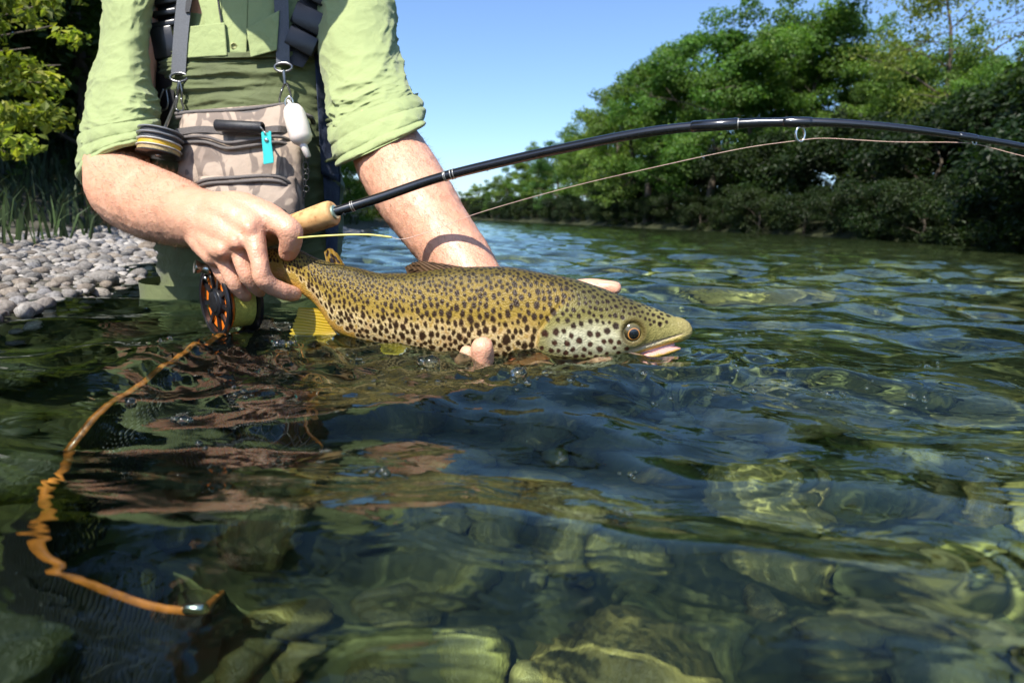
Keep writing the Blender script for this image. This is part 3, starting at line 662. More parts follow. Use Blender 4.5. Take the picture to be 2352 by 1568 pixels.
hw = sstep(0.46, 0.60, tn + .04 * n1) * (1 - head) * (0.78 - .1 * sstep(1000, 1250, PX)) * (1 - .5 * sstep(.0, .6, n1 * 1.0 - .1))
colr = mixc(colr, lin(214, 192, 146), np.clip((halo - spot), 0, 1) * hw)
sc_ = np.ones((NU, NV, 3)) * lin(34, 19, 15); sc_ = mixc(sc_, lin(58, 25, 18), head * sstep(.45, .6, tn)); sc_ = mixc(sc_, lin(28, 24, 20), (1 - sstep(.12, .34, tn)))
colr = colr * (1 - spot[..., None] * .96) + sc_ * spot[..., None] * .96
colr = np.clip(colr, 0.004, .85)
vv = V.reshape(-1, 3); ff = grid_faces(NU, NV, True).tolist(); ff.append(list(range(NV))[::-1]); ff.append([(NU - 1) * NV + j for j in range(NV)])
vv = vv - 0
body = mk('body', vv, ff, M_FISH, trout, colors=colr.reshape(-1, 3))

# lower jaw with the pale mouth lining
jj = np.array([(1372, 834, 842, .026), (1400, 822, 841, .0235), (1440, 816, 836, .0205), (1480, 803, 828, .0170), (1515, 796, 820, .0140), (1540, 793, 812, .0105), (1554, 794, 807, .0065), (1562, 798, 803, .002)])
nu, nvj = 70, 40
px_ = np.linspace(1372, 1562, nu); ft_ = smooth_(np.interp(px_, jj[:, 0], jj[:, 1]), 7); fb_ = smooth_(np.interp(px_, jj[:, 0], jj[:, 2]), 7); fw_ = smooth_(np.interp(px_, jj[:, 0], jj[:, 3]), 7)
tj = np.linspace(0, 2 * math.pi, nvj, endpoint=False); vj = []; cj = []
for i in range(nu):
    c0 = P(px_[i], (ft_[i] + fb_[i]) / 2, fish_Y(px_[i])); hgt = (P(px_[i], ft_[i], fish_Y(px_[i])) - P(px_[i], fb_[i], fish_Y(px_[i]))).length / 2
    for a_ in tj:
        bumpy = 1 + .18 * float(perlin2(px_[i] / 9.0, a_ * 2.0, 51)) * (math.cos(a_) > .1)
        vj.append((c0.x, c0.y - math.sin(a_) * fw_[i], c0.z + math.cos(a_) * hgt * bumpy))
        w_ = float(sstep(.05, .5, math.cos(a_) + .2 * float(perlin2(px_[i] / 12.0, a_, 52))))
        lo_ = lin(168, 140, 66)
        cj.append(lo_ * (1 - w_) + lin(205, 150, 142) * w_)
fj = grid_faces(nu, nvj, True).tolist(); fj.append(list(range(nvj))[::-1]); fj.append([(nu - 1) * nvj + j for j in range(nvj)])
mk('lower_jaw', vj, fj, M_FISH, trout, colors=np.array(cj))
# mouth lining between the jaws
mb = MB()
mb.tube([P(1425, 818, .712), P(1470, 806, .710), P(1510, 799, .709), P(1536, 794, .708), P(1550, 792, .707)], [.005, .0062, .0060, .0048, .002], 16, 30, flat=(1.5, 1))
M_MOUTH = mat('mouth lining', tuple(lin(214, 172, 168)), .25, .12, 160, .3, coat=.6, sss=.2)
mb.build('mouth_lining', M_MOUTH, trout)

# eyes: ball with pupil, gold ring and olive surround
def m_eye():
    mt, t, out = nodes('trout eye'); L = t.links
    b = nn(t, 'ShaderNodeBsdfPrincipled', Roughness=0.08); b.inputs['Coat Weight'].default_value = 1.0
    at = nn(t, 'ShaderNodeVertexColor', layer_name='pigment'); L.new(at.outputs[0], b.inputs['Base Color']); L.new(b.outputs[0], out.inputs[0]); return mt
M_EYE = m_eye()
def eye(sgn):
    Ye = fish_Y(EX); iw = int((EX - 598) / dpx)
    wloc = float(np.interp(EX, pxs, wid)); c0 = P(EX, EY, Ye); rr = S(25, Ye)
    ax = Vector((0.10, -sgn, 0.12)).normalized(); a_ = Vector((1, 0, 0)); a_ = (a_ - ax * a_.dot(ax)).normalized(); b_ = ax.cross(a_)
    ang = np.linspace(0, 1.45, 44); vs_ = []; cs_ = []
    cen = c0 + Vector((0, -sgn * (wloc * .98 - .0066), 0))
    pr = 11.8 / 25
    for q in ang:
        for j in range(48):
            t_ = 2 * math.pi * j / 48; s_ = math.sin(q)
            vs_.append(cen + (a_ * math.cos(t_) + b_ * math.sin(t_)) * rr * s_ + ax * math.cos(q) * rr * .62)
            ox = math.cos(t_) * s_; oz = math.sin(t_) * s_ * (1 if b_.z > 0 else -1)
            d = math.hypot(ox - .04, (oz + .24))
            w1 = float(sstep(pr * .96, pr * 1.04, d)); w2 = float(sstep(pr * 1.10, pr * 1.22, d)); w3 = float(sstep(.86, .98, math.hypot(ox, oz)))
            c_ = np.array((.004, .004, .006)) * (1 - w1) + lin(190, 130, 62) * w1
            up_ = np.clip(oz * .8 + .45 + .2 * float(perlin2(ox * 6, oz * 6, 61)), 0, 1)
            ir = lin(34, 26, 15) * (1 - up_) + lin(92, 84, 48) * up_
            c_ = c_ * (1 - w2) + ir * w2; c_ = c_ * (1 - w3) + lin(70, 60, 34) * w3
            cs_.append(c_)
    mk('eye', vs_, grid_faces(44, 48, True), M_EYE, trout, colors=np.array(cs_))
eye(1); eye(-1)

# fins
def m_fin(name):
    mt, t, out = nodes(name); L = t.links
    b = nn(t, 'ShaderNodeBsdfPrincipled', Roughness=0.28); b.inputs['Coat Weight'].default_value = .4
    at = nn(t, 'ShaderNodeVertexColor', layer_name='pigment'); L.new(at.outputs[0], b.inputs['Base Color'])
    tr = nn(t, 'ShaderNodeBsdfTranslucent'); L.new(at.outputs[0], tr.inputs[0])
    mx = nn(t, 'ShaderNodeMixShader', Fac=0.35); L.new(b.outputs[0], mx.inputs[1]); L.new(tr.outputs[0], mx.inputs[2]); L.new(mx.outputs[0], out.inputs[0]); return mt
M_FIN = m_fin('trout fin')
def fin(name, base, tip, colf, rays=12, nu=90, nv=24, th0=.0011, th1=.0004, ragged=.03, bulge=0.0):
    """base and tip are rows of world points; fin sheet between with rays; thick at the base"""
    B = cr(base, nu); T = cr(tip, nu); u = np.linspace(0, 1, nu); w = np.linspace(0, 1, nv)
    rg = 1 + ragged * perlin2(u * rays * 1.3, u * 0 + .5, 71) + ragged * .6 * np.cos(u * rays * 2 * math.pi)
    W = w[None] * rg[:, None]
    Q = B[:, None] * (1 - W[..., None]) + T[:, None] * W[..., None]
    du = np.gradient(Q, axis=0); dw = np.gradient(Q, axis=1); N = np.cross(du, dw); N /= np.linalg.norm(N, axis=2)[..., None] + 1e-12
    if N[nu // 2, nv // 2, 1] > 0: N = -N
    ridge = 0.5 + 0.5 * np.cos(u * rays * 2 * math.pi)[:, None] * np.ones((1, nv))
    thk = (th0 * (1 - w) + th1 * w)[None] * (0.55 + 0.75 * ridge)
    Q = Q + N * (bulge * np.sin(w * math.pi))[None, :, None]
    F1 = Q + N * thk[..., None] / 2; F2 = Q - N * thk[..., None] / 2
    c = np.array([[colf(u[i], w[j], ridge[i, j]) for j in range(nv)] for i in range(nu)]).reshape(-1, 3)
    v = np.vstack([F1.reshape(-1, 3), F2.reshape(-1, 3)]); f1 = grid_faces(nu, nv); f2 = grid_faces(nu, nv, off=nu * nv)[:, ::-1]
    rim = []
    n = nu * nv
    for i in range(nu - 1): rim.append([i * nv + nv - 1, (i + 1) * nv + nv - 1, n + (i + 1) * nv + nv - 1, n + i * nv + nv - 1])
    for j in range(nv - 1): rim += [[j, j + 1, n + j + 1, n + j], [(nu - 1) * nv + j, n + (nu - 1) * nv + j, n + (nu - 1) * nv + j + 1, (nu - 1) * nv + j + 1]]
    return mk(name, v, np.vstack([f1, f2, np.array(rim)]), M_FIN, trout, colors=np.vstack([c, c]))
def c_yel(u, w, r):
    c = lin(214, 178, 40) * (.72 + .28 * r); c = c * (1 - .35 * w) + lin(196, 186, 70) * (.35 * w)
    e = float(sstep(.90, .97, u)); return c * (1 - e) + lin(232, 226, 214) * e
fin('anal_fin', [P(733, 708, .747), P(752, 738, .745), P(770, 762, .744), P(784, 772, .743)],
    [P(686, 706, .750), P(680, 726, .750), P(671, 752, .750), P(660, 781, .749)], c_yel, 11)
def spotf(cbase, spots):
    def f(u, w, r):
        c = cbase(u, w, r) if callable(cbase) else cbase * (.8 + .2 * r)
        for (a, b, s) in spots:
            k = 1 - float(sstep(.6, 1.15, math.hypot((u - a) / s, (w - b) / (s * 1.3)))); c = c * (1 - k) + lin(44, 28, 20) * k
        return c
    return f
rf = np.random.RandomState(5)
fin('adipose_fin', [P(752, 606, .746), P(770, 610, .745), P(792, 613, .744)], [P(745, 578, .746), P(758, 570, .745), P(774, 582, .744)],
    spotf(lin(176, 138, 48), [(rf.uniform(.1, .9), rf.uniform(.1, .9), .11) for _ in range(13)]), 3, 50, 24, .004, .0016, .01)
fin('dorsal_fin', [P(938, 632, .7375), P(980, 624, .735), P(1030, 618, .733), P(1072, 616, .731)], [P(930, 614, .733), P(952, 602, .731), P(985, 601, .731), P(1060, 612, .731)],
    spotf(lambda u, w, r: lin(150, 116, 84) * (.55 + .45 * r), [(rf.uniform(.1, .95), rf.uniform(.1, .8), .06) for _ in range(16)]), 11, 90, 20, .0022, .0006, .03)
def c_or(u, w, r): return lin(190, 118, 70) * (.75 + .25 * r) * (1 - .2 * w)
fin('pectoral_fin', [P(1240, 820, .688), P(1248, 829, .690), P(1256, 837, .693)], [P(1176, 822, .668), P(1150, 850, .660), P(1180, 880, .662)], c_or, 10, bulge=.004)
fin('pectoral_fin', [P(1236, 800, .756), P(1246, 812, .756), P(1254, 824, .754)], [P(1160, 850, .80), P(1150, 880, .80), P(1180, 900, .79)], c_or, 10, bulge=.004)
fin('pelvic_fin', [P(905, 800, .722), P(930, 806, .722), P(950, 812, .722)], [P(872, 838, .712), P(884, 862, .708), P(912, 856, .708)], c_yel, 8)
fin('pelvic_fin', [P(905, 800, .752), P(930, 806, .752), P(950, 812, .752)], [P(872, 838, .768), P(884, 862, .770), P(912, 856, .768)], c_yel, 8)
def c_tail(u, w, r): return lin(120, 100, 56) * (.7 + .3 * r)
fin('tail_fin', [P(606, 574, .751), P(602, 600, .752), P(604, 632, .751)], [P(528, 566, .770), P(540, 612, .768), P(534, 656, .768)], c_tail, 16, th0=.004)
for o in trout.children: o.cycles.is_caustics_receiver = True
# ================================================================== the angler
M_SKIN, t, out = nodes('skin'); L = t.links
b = nn(t, 'ShaderNodeBsdfPrincipled', Roughness=0.5); b.inputs['Subsurface Weight'].default_value = 0.22
b.inputs['Subsurface Radius'].default_value = (1.0, 0.30, 0.16); b.inputs['Subsurface Scale'].default_value = 0.006; b.inputs['Coat Weight'].default_value = 0.12; b.inputs['Coat Roughness'].default_value = .25
tc = nn(t, 'ShaderNodeTexCoord')
n1 = nn(t, 'ShaderNodeTexNoise', Scale=16.0, Detail=6.0, Roughness=.65); L.new(tc.outputs['Object'], n1.inputs['Vector'])
rp = ramp(t, [(0.25, (0.60, 0.285, 0.175)), (0.52, (0.66, 0.345, 0.222)), (0.78, (0.70, 0.395, 0.265))]); L.new(n1.outputs['Fac'], rp.inputs[0])
n3 = nn(t, 'ShaderNodeTexNoise', Scale=240.0, Detail=2.0); L.new(tc.outputs['Object'], n3.inputs['Vector'])
r3 = ramp(t, [(0.60, (1, 1, 1)), (0.80, (0.985, 0.97, 0.96))]); L.new(n3.outputs['Fac'], r3.inputs[0])
mm = nn(t, 'ShaderNodeMix', data_type='RGBA', blend_type='MULTIPLY'); mm.inputs[0].default_value = .8; L.new(rp.outputs[0], mm.inputs[6]); L.new(r3.outputs[0], mm.inputs[7])
L.new(mm.outputs[2], b.inputs['Base Color'])
n2 = nn(t, 'ShaderNodeTexVoronoi', Scale=420.0); L.new(tc.outputs['Object'], n2.inputs['Vector'])
n4 = nn(t, 'ShaderNodeTexNoise', Scale=75.0, Detail=5.0); L.new(tc.outputs['Object'], n4.inputs['Vector'])
ad = nn(t, 'ShaderNodeMath', operation='MULTIPLY_ADD'); L.new(n4.outputs['Fac'], ad.inputs[0]); ad.inputs[1].default_value = 2.2; L.new(n2.outputs['Distance'], ad.inputs[2])
bp = nn(t, 'ShaderNodeBump', Strength=0.45, Distance=0.0009); L.new(ad.outputs[0], bp.inputs['Height']); L.new(bp.outputs[0], b.inputs['Normal'])
L.new(b.outputs[0], out.inputs[0])
def cloth(name, c, rough=.85, weave=900.0, var=.10, bump=.25, scale=14.0, sheen=.15):
    mt, t, out = nodes(name); L = t.links
    b = nn(t, 'ShaderNodeBsdfPrincipled', Roughness=rough); b.inputs['Specular IOR Level'].default_value = .25; b.inputs['Sheen Weight'].default_value = sheen
    tc = nn(t, 'ShaderNodeTexCoord'); n1 = nn(t, 'ShaderNodeTexNoise', Scale=scale, Detail=5.0); L.new(tc.outputs['Object'], n1.inputs['Vector'])
    rp = ramp(t, [(.3, tuple(x * (1 - var) for x in c)), (.7, tuple(min(1, x * (1 + var)) for x in c))]); L.new(n1.outputs['Fac'], rp.inputs[0]); L.new(rp.outputs[0], b.inputs['Base Color'])
    w = nn(t, 'ShaderNodeTexNoise', Scale=weave, Detail=1.0); L.new(tc.outputs['Object'], w.inputs['Vector'])
    n2 = nn(t, 'ShaderNodeTexNoise', Scale=38.0, Detail=4.0); n2.inputs['Distortion'].default_value = 1.2; L.new(tc.outputs['Object'], n2.inputs['Vector'])
    ad = nn(t, 'ShaderNodeMath', operation='MULTIPLY_ADD'); L.new(n2.outputs['Fac'], ad.inputs[0]); ad.inputs[1].default_value = 6.0; L.new(w.outputs['Fac'], ad.inputs[2])
    bp = nn(t, 'ShaderNodeBump', Strength=bump * 1.6, Distance=.0013); L.new(ad.outputs[0], bp.inputs['Height']); L.new(bp.outputs[0], b.inputs['Normal'])
    L.new(b.outputs[0], out.inputs[0]); return mt
M_SHIRT = cloth('pale green shirt cloth', (0.290, 0.345, 0.150), var=.07)
M_WADER = cloth('olive wader cloth', (0.100, 0.120, 0.048), .7, var=.2)
M_NAVY = cloth('navy wader cloth', (0.020, 0.030, 0.060), .6, var=.2)
M_BLACK = mat('black webbing', (0.014, 0.014, 0.017), .55, .3, 300, .3)
M_BUCKLE = mat('black plastic', (0.012, 0.012, 0.014), .28, .2, 60, .08)
M_GREY = mat('grey webbing', (0.105, 0.112, 0.125), .8, .12, 500, .5, bscale=700)
M_WIRE = mat('grey metal', (0.22, 0.22, 0.22), .3, .2, 90, .05, metal=.9)
M_CHROME = mat('bright metal', (0.7, 0.68, 0.62), .18, .15, 90, .05, metal=1.0)

person = empty('person', P(570, 740, 1.18))
tag(person, 'angler in pale green shirt and olive waders bending over the water with both arms out', 'person')

# ---- skin: one continuous body from swept chains
chains = []
def chain(pts, n=16, m=None, flat=None, up=None):
    path = [P(a, b_, c) for a, b_, c, r in pts]; rad = [r for *_, r in pts]
    m = m or (len(pts) * 6)
    q = cr([list(p) + [r] for p, r in zip(path, rad)], m); path = q[:, :3]; rad = q[:, 3]
    # rounded ends
    def cap(p, d, r): 
        return [(p + d * r * math.sin(x), r * math.cos(x)) for x in (0.35, .7, 1.05, 1.35, 1.52)]
    d0 = (path[0] - path[1]); d0 /= np.linalg.norm(d0); d1 = (path[-1] - path[-2]); d1 /= np.linalg.norm(d1)
    pre = cap(path[0], d0, rad[0])[::-1]; post = cap(path[-1], d1, rad[-1])
    pp = [x for x, _ in pre] + list(path) + [x for x, _ in post]; rr = [x for _, x in pre] + list(rad) + [x for _, x in post]
    chains.append(tube_geo(pp, rr, n, flat=flat, up=up))
def W3(pts): return pts
# right arm (picture left): upper arm, forearm, wrist
chain([(318, -40, 1.19, .042), (292, 180, 1.12, .042), (276, 350, 1.06, .042), (276, 395, 1.03, .044)])
chain([(262, 388, 1.035, .044), (290, 438, .985, .0535), (340, 464, .93, .0535), (400, 486, .865, .0475), (450, 500, .80, .0375), (488, 508, .768, .0335)], 24)
# right hand: metacarpals, thumb, fingers
chain([(484, 492, .768, .029), (530, 498, .745, .0255), (574, 520, .722, .0175)])
chain([(476, 508, .768, .028), (510, 526, .738, .0225), (543, 552, .718, .0155)])
chain([(466, 520, .772, .025), (490, 545, .745, .0205), (511, 572, .722, .0145)])
chain([(458, 528, .778, .021), (474, 556, .752, .018), (490, 586, .732, .0130)])
chain([(505, 488, .762, .024), (560, 484, .748, .0215), (606, 496, .738, .0175), (640, 512, .730, .0150), (664, 530, .724, .0148), (668, 556, .728, .0134), (661, 580, .737, .0112)], 18)
chain([(574, 520, .722, .0165), (587, 560, .711, .0118), (597, 605, .701, .0108), (604, 637, .700, .0116), (626, 658, .709, .0104), (650, 668, .717, .0104), (676, 675, .730, .0092)], 16)
chain([(543, 552, .721, .0128), (552, 587, .719, .0098), (562, 614, .716, .0094), (571, 636, .717, .0099), (586, 656, .724, .0089), (597, 669, .733, .0078)], 16)
chain([(510, 572, .729, .0118), (517, 602, .727, .0092), (527, 627, .726, .0087), (536, 646, .726, .0091), (551, 668, .731, .0082), (564, 681, .739, .0072)], 16)
chain([(489, 584, .738, .0105), (500, 612, .742, .0086), (517, 636, .740, .0088), (532, 658, .744, .0082), (546, 672, .750, .0074)], 14)
# knuckles and tendons
for a in ([(572, 522, .7085, .0085), (575, 527, .708, .008)], [(541, 552, .7055, .0082), (544, 558, .705, .0078)], [(510, 573, .7105, .0075), (512, 578, .7105, .0072)]): chain(a, 10)
for a in ([(500, 500, .7485, .0042), (535, 508, .7245, .0045), (566, 520, .7085, .004)], [(494, 515, .748, .0040), (518, 532, .7195, .0045), (538, 550, .7065, .004)], [(484, 530, .752, .0038), (497, 550, .727, .0042), (508, 570, .711, .004)],
          [(420, 470, .825, .004), (470, 488, .7445, .0045), (520, 478, .730, .0045), (570, 478, .729, .004)]): chain(a, 8)
# left arm (picture right)
chain([(800, -40, 1.19, .042), (818, 120, 1.12, .042), (862, 270, 1.03, .043), (882, 318, 1.00, .048)])
chain([(874, 300, 1.03, .044), (893, 352, .992, .0555), (945, 440, .935, .0560), (1010, 535, .885, .0485), (1068, 615, .845, .0430), (1105, 680, .818, .0380), (1130, 730, .805, .0340)], 26)
# left hand under the fish: palm, fingers round the belly, thumb along the far side
for q in ([(1118, 720, .803, .030), (1098, 800, .792, .021), (1092, 856, .772, .014)], [(1126, 722, .802, .030), (1130, 805, .792, .022), (1132, 864, .772, .014)],
          [(1134, 722, .802, .030), (1166, 805, .790, .022), (1178, 864, .770, .014)], [(1142, 718, .802, .028), (1205, 798, .788, .020), (1226, 856, .768, .014)]): chain(q, 16)
chain([(1092, 856, .772, .0130), (1080, 884, .742, .0112), (1076, 880, .705, .0105), (1073, 850, .683, .0102), (1073, 812, .676, .0090)], 14)
chain([(1132, 864, .772, .0135), (1122, 898, .742, .0120), (1112, 890, .702, .0115), (1108, 850, .674, .0128), (1109, 797, .664, .0122)], 14)
chain([(1178, 864, .770, .0130), (1200, 900, .742, .0118), (1240, 905, .712, .0112), (1290, 890, .690, .0100), (1318, 878, .680, .0090)], 14)
chain([(1226, 856, .768, .0130), (1275, 880, .742, .0115), (1330, 876, .716, .0108), (1370, 864, .700, .0098), (1398, 858, .694, .0086)], 14)
chain([(1138, 712, .806, .026), (1200, 690, .806, .021), (1260, 676, .798, .0150), (1320, 664, .788, .0120), (1362, 660, .780, .0112), (1400, 661, .774, .0098), (1411, 662, .772, .0090)], 16)
# trunk, neck and head (above the picture)
TC = P(560, 100, 1.24)
def W(dx, dy, z): return Vector((TC.x + dx, TC.y + dy, z))
def wchain(pts, n=18, flat=None, up=None):
    v = [(p.x, p.y, p.z) for p, r in pts]; chains.append(tube_geo(cr([list(p) + [r] for p, r in pts], 24)[:, :3], np.maximum(cr([list(p) + [r] for p, r in pts], 24)[:, 3], .004), n, flat=flat, up=up))
wchain([(W(0, .03, .10), .10), (W(0, .02, .35), .11), (W(0, .0, .52), .11), (W(0, -.03, .60), .06)], 24)
wchain([(W(-.17, 0, .56), .055), (W(0, -.01, .585), .06), (W(.17, 0, .56), .055)])
wchain([(W(0, -.02, .56), .060), (W(.01, -.10, .65), .056), (W(.02, -.20, .71), .056)])
HC = W(.02, -.27, .765)
def hv(dx, dy, dz): return HC + Vector((dx, dy, dz))
wchain([(hv(0, .02, -.10), .02), (hv(0, .012, -.075), .055), (hv(0, .01, -.03), .074), (hv(0, .015, .03), .080), (hv(0, .02, .08), .066), (hv(0, .025, .112), .02)], 28)
wchain([(hv(0, -.05, -.098), .012), (hv(0, -.056, -.085), .028), (hv(0, -.052, -.05), .040)])                   # chin and jaw
wchain([(hv(0, -.078, .012), .007), (hv(0, -.092, -.012), .009), (hv(0, -.100, -.030), .012), (hv(0, -.088, -.036), .010)], 12)   # nose
for s in (-1, 1):
    wchain([(hv(s * .078, .015, .02), .010), (hv(s * .088, .022, .0), .014), (hv(s * .078, .016, -.03), .008)], 10)  # ears
    wchain([(hv(s * .012, -.076, .026), .008), (hv(s * .045, -.066, .028), .009)], 10)                              # brows
wchain([(hv(-.024, -.078, -.062), .006), (hv(0, -.086, -.060), .0085), (hv(.024, -.078, -.062), .006)], 10)          # lips
mb = MB()
for v_, f_ in chains: mb.add(v_, f_)
raw = mb.build('body', M_SKIN)
md = raw.modifiers.new('remesh', 'REMESH'); md.mode = 'VOXEL'; md.voxel_size = 0.0027; md.use_smooth_shade = True
sm = raw.modifiers.new('smooth', 'SMOOTH'); sm.factor = 0.5; sm.iterations = 3
dg = bpy.context.evaluated_depsgraph_get()
me = bpy.data.meshes.new_from_object(raw.evaluated_get(dg), depsgraph=dg)
bpy.data.objects.remove(raw)
me.materials.clear(); me.materials.append(M_SKIN); me.polygons.foreach_set('use_smooth', np.full(len(me.polygons), True))
# creases and swelling of the skin
co = np.zeros(len(me.vertices) * 3, np.float32); me.vertices.foreach_get('co', co); co = co.reshape(-1, 3)
no_ = np.zeros(len(me.vertices) * 3, np.float32); me.vertices.foreach_get('normal', no_); no_ = no_.reshape(-1, 3)
co = co + no_ * (0.0012 * fbm3(co * 28, 3, 3) + .0005 * fbm3(co * 95, 2, 8))[:, None]
me.vertices.foreach_set('co', co.astype(np.float32).ravel()); me.update()
me.name = 'body'
body_o = link('body', me, person); body_o.cycles.is_caustics_receiver = True

# arm hair: short fine strands
M_HAIR = mat('arm hair', (0.16, 0.085, 0.045), .5, .2, 60, 0)
rsn = np.random.RandomState(9); hv_, hf_ = [], []
def near(p, a, b_):
    ab = b_ - a; tt = np.clip(((p - a) @ ab) / (ab @ ab), 0, 1); return np.linalg.norm(p - (a + tt[:, None] * ab), axis=1), tt
aR = [np.array(P(270, 420, 1.0)), np.array(P(455, 505, .80))]; aL = [np.array(P(893, 352, .985)), np.array(P(1100, 660, .825))]
dR, tR = near(co, *aR); dL, tL = near(co, *aL)
for (d_, t_, ax_, num) in ((dR, tR, aR, 5200), (dL, tL, aL, 4200)):
    ok = np.where((d_ < .075) & (t_ > .04) & (t_ < .985) & (no_[:, 1] < .55))[0]
    ax = ax_[1] - ax_[0]; ax /= np.linalg.norm(ax)
    for k in rsn.choice(ok, num):
        n_ = no_[k]; tg = ax - n_ * (ax @ n_); tg = tg + rsn.randn(3) * .5; tg /= np.linalg.norm(tg); Lh = rsn.uniform(.006, .013)
        sd_ = np.cross(n_, tg); sd_ /= np.linalg.norm(sd_); p0 = co[k]; lift = rsn.uniform(.12, .5)
        pts_ = [p0, p0 + tg * Lh * .5 + n_ * Lh * .5 * lift, p0 + tg * Lh * .95 + n_ * Lh * .62 * lift]
        i0 = len(hv_)
        for q, wd in zip(pts_, (.00009, .00008, .00003)):
            hv_ += [q - sd_ * wd, q + sd_ * wd]
        hf_ += [[i0, i0 + 1, i0 + 3, i0 + 2], [i0 + 2, i0 + 3, i0 + 5, i0 + 4]]
tag(mk('arm_hair', hv_, hf_, M_HAIR, person), kind='stuff')

# ---- cloth lofts
def loft(name, st, mtl, parent, nu=150, nv=150, disp=None, expo=1.0, arc=None, uv_wr=0.0):
    """st rows: centre, u half-vector, v half-vector (world)"""
    q = cr([list(c) + list(u) + list(v) for c, u, v in st], nu); th = np.linspace(0, 2 * math.pi, nv, endpoint=False)
    if arc: th = np.linspace(arc[0], arc[1], nv)
    c_, s_ = np.cos(th), np.sin(th); c_ = np.sign(c_) * np.abs(c_) ** expo; s_ = np.sign(s_) * np.abs(s_) ** expo
    Q = q[:, None, :3] + c_[None, :, None] * q[:, None, 3:6] + s_[None, :, None] * q[:, None, 6:9]
    if disp is not None:
        O = Q - q[:, None, :3]; O /= np.linalg.norm(O, axis=2)[..., None] + 1e-9
        Q = Q + O * disp(np.linspace(0, 1, nu)[:, None] * np.ones((1, nv)), th[None] * np.ones((nu, 1)), Q)[..., None]
    return mk(name, Q.reshape(-1, 3), grid_faces(nu, nv, arc is None), mtl, parent)
def ust(px, py, Y, ux, uy, vp, yfront, dv=0):
    """station: centre pixel, u half vector in pixels, v half vector towards the camera: depth yfront metres, dv pixels rise"""
    c = P(px, py, Y); u = P(px + ux, py + uy, Y) - c; v = P(px + vp, py - dv, Y - yfront) - c
    return (c, u, v)
def folds(amp, fs, ft, skew, seed):
    def f(s, th, Q):
        w = .9 * perlin3(Q * 7, seed + 2)
        def rid(F, k, sk, sd, pw):
            t2 = th + sk * s
            return np.clip(1 - np.abs(perlin3(np.stack([s * F + w, k * np.cos(t2) + 3, k * np.sin(t2)], -1), sd)) * 2.6, 0, 1) ** pw
        r1 = rid(fs, .75, skew * 4, seed, 1.3); r2 = rid(fs * 1.9, 1.3, -skew * 3, seed + 3, 1.5); r3 = rid(fs * 3.2, 2.2, skew * 6, seed + 5, 2.0)
        fade = .35 + .65 * sstep(-.6, .5, perlin3(Q * 9, seed + 6))
        return amp * ((r1 * 1.0 + r2 * .55 + r3 * .28) * fade + .35 * fbm3(Q * 9, 2, seed + 7) - .5)
    return f
# torso of the shirt
def chest_c(py): return np.interp(py, [-160, 0, 120, 250, 400, 550, 700], [575, 562, 556, 562, 574, 574, 572])
def chest_hw(py): return np.interp(py, [-160, 0, 120, 250, 400, 550, 700], [215, 215, 208, 200, 205, 206, 196])
def chest_Y(py): return np.interp(py, [-160, 0, 250, 550, 700], [1.27, 1.245, 1.215, 1.20, 1.20])
def chest_d(py): return np.interp(py, [-160, 0, 250, 550, 700], [.10, .115, .120, .125, .125])
def front_Y(px, py, off=0.0):
    q = np.clip((px - chest_c(py)) / (chest_hw(py) + 6), -0.97, .97)
    return float(chest_Y(py) - (chest_d(py) + off) * math.sqrt(1 - q * q) ** .8)
st = []
for py in (-235, -200, -150, -90, -30, 40, 120, 200):
    hw = float(chest_hw(py)) * (1 if py > -160 else (.80 if py > -220 else .34)); st.append(ust(float(chest_c(py)), py, float(chest_Y(py)), hw, 0, 0, float(chest_d(py)) * (1 if py > -220 else .55)))
shirt = loft('shirt', st, M_SHIRT, person, 150, 220, folds(.0045, 6, 2.2, .15, 11))
sleR = [ust(350, -175, 1.235, 90, 10, 0, .075), ust(318, -100, 1.21, 82, 4, 0, .082), ust(299, 0, 1.175, 60, 2, 0, .076), ust(285, 100, 1.145, 60, 0, 0, .076), ust(277, 190, 1.115, 72, -3, 0, .078, 4),
        ust(275, 270, 1.085, 84, -14, 0, .074, 12), ust(273, 330, 1.065, 86, -26, -3, .068, 24)]
sleL = [ust(770, -175, 1.235, 95, -10, 0, .075), ust(795, -100, 1.205, 95, -6, 0, .082), ust(814, 0, 1.17, 91, -2, 0, .080), ust(817, 100, 1.125, 92, -6, 0, .078), ust(838, 185, 1.085, 92, -22, 0, .076, 4),
        ust(854, 240, 1.05, 96, -32, 0, .072, 4), ust(864, 285, 1.02, 97, -38, 0, .070, 2)]
loft('sleeve', sleR, M_SHIRT, shirt, 170, 170, folds(.0078, 7, 1.6, .75, 21))
loft('sleeve', sleL, M_SHIRT, shirt, 170, 170, folds(.0085, 7, 1.6, -.7, 31))
def cuffdisp(seed, amp=.0035):
    def f(s, th, Q):
        lay = .0045 * np.abs(np.sin((s + .05 * np.sin(th * 2 + seed) + .04 * fbm3(Q * 14, 2, seed)) * math.pi * 3.0)) ** .6
        return lay + amp * fbm3(Q * 26, 3, seed) + amp * .8 * (1 - 2 * np.abs(perlin3(Q * np.array((30, 12, 44)), seed + 4)))
    return f
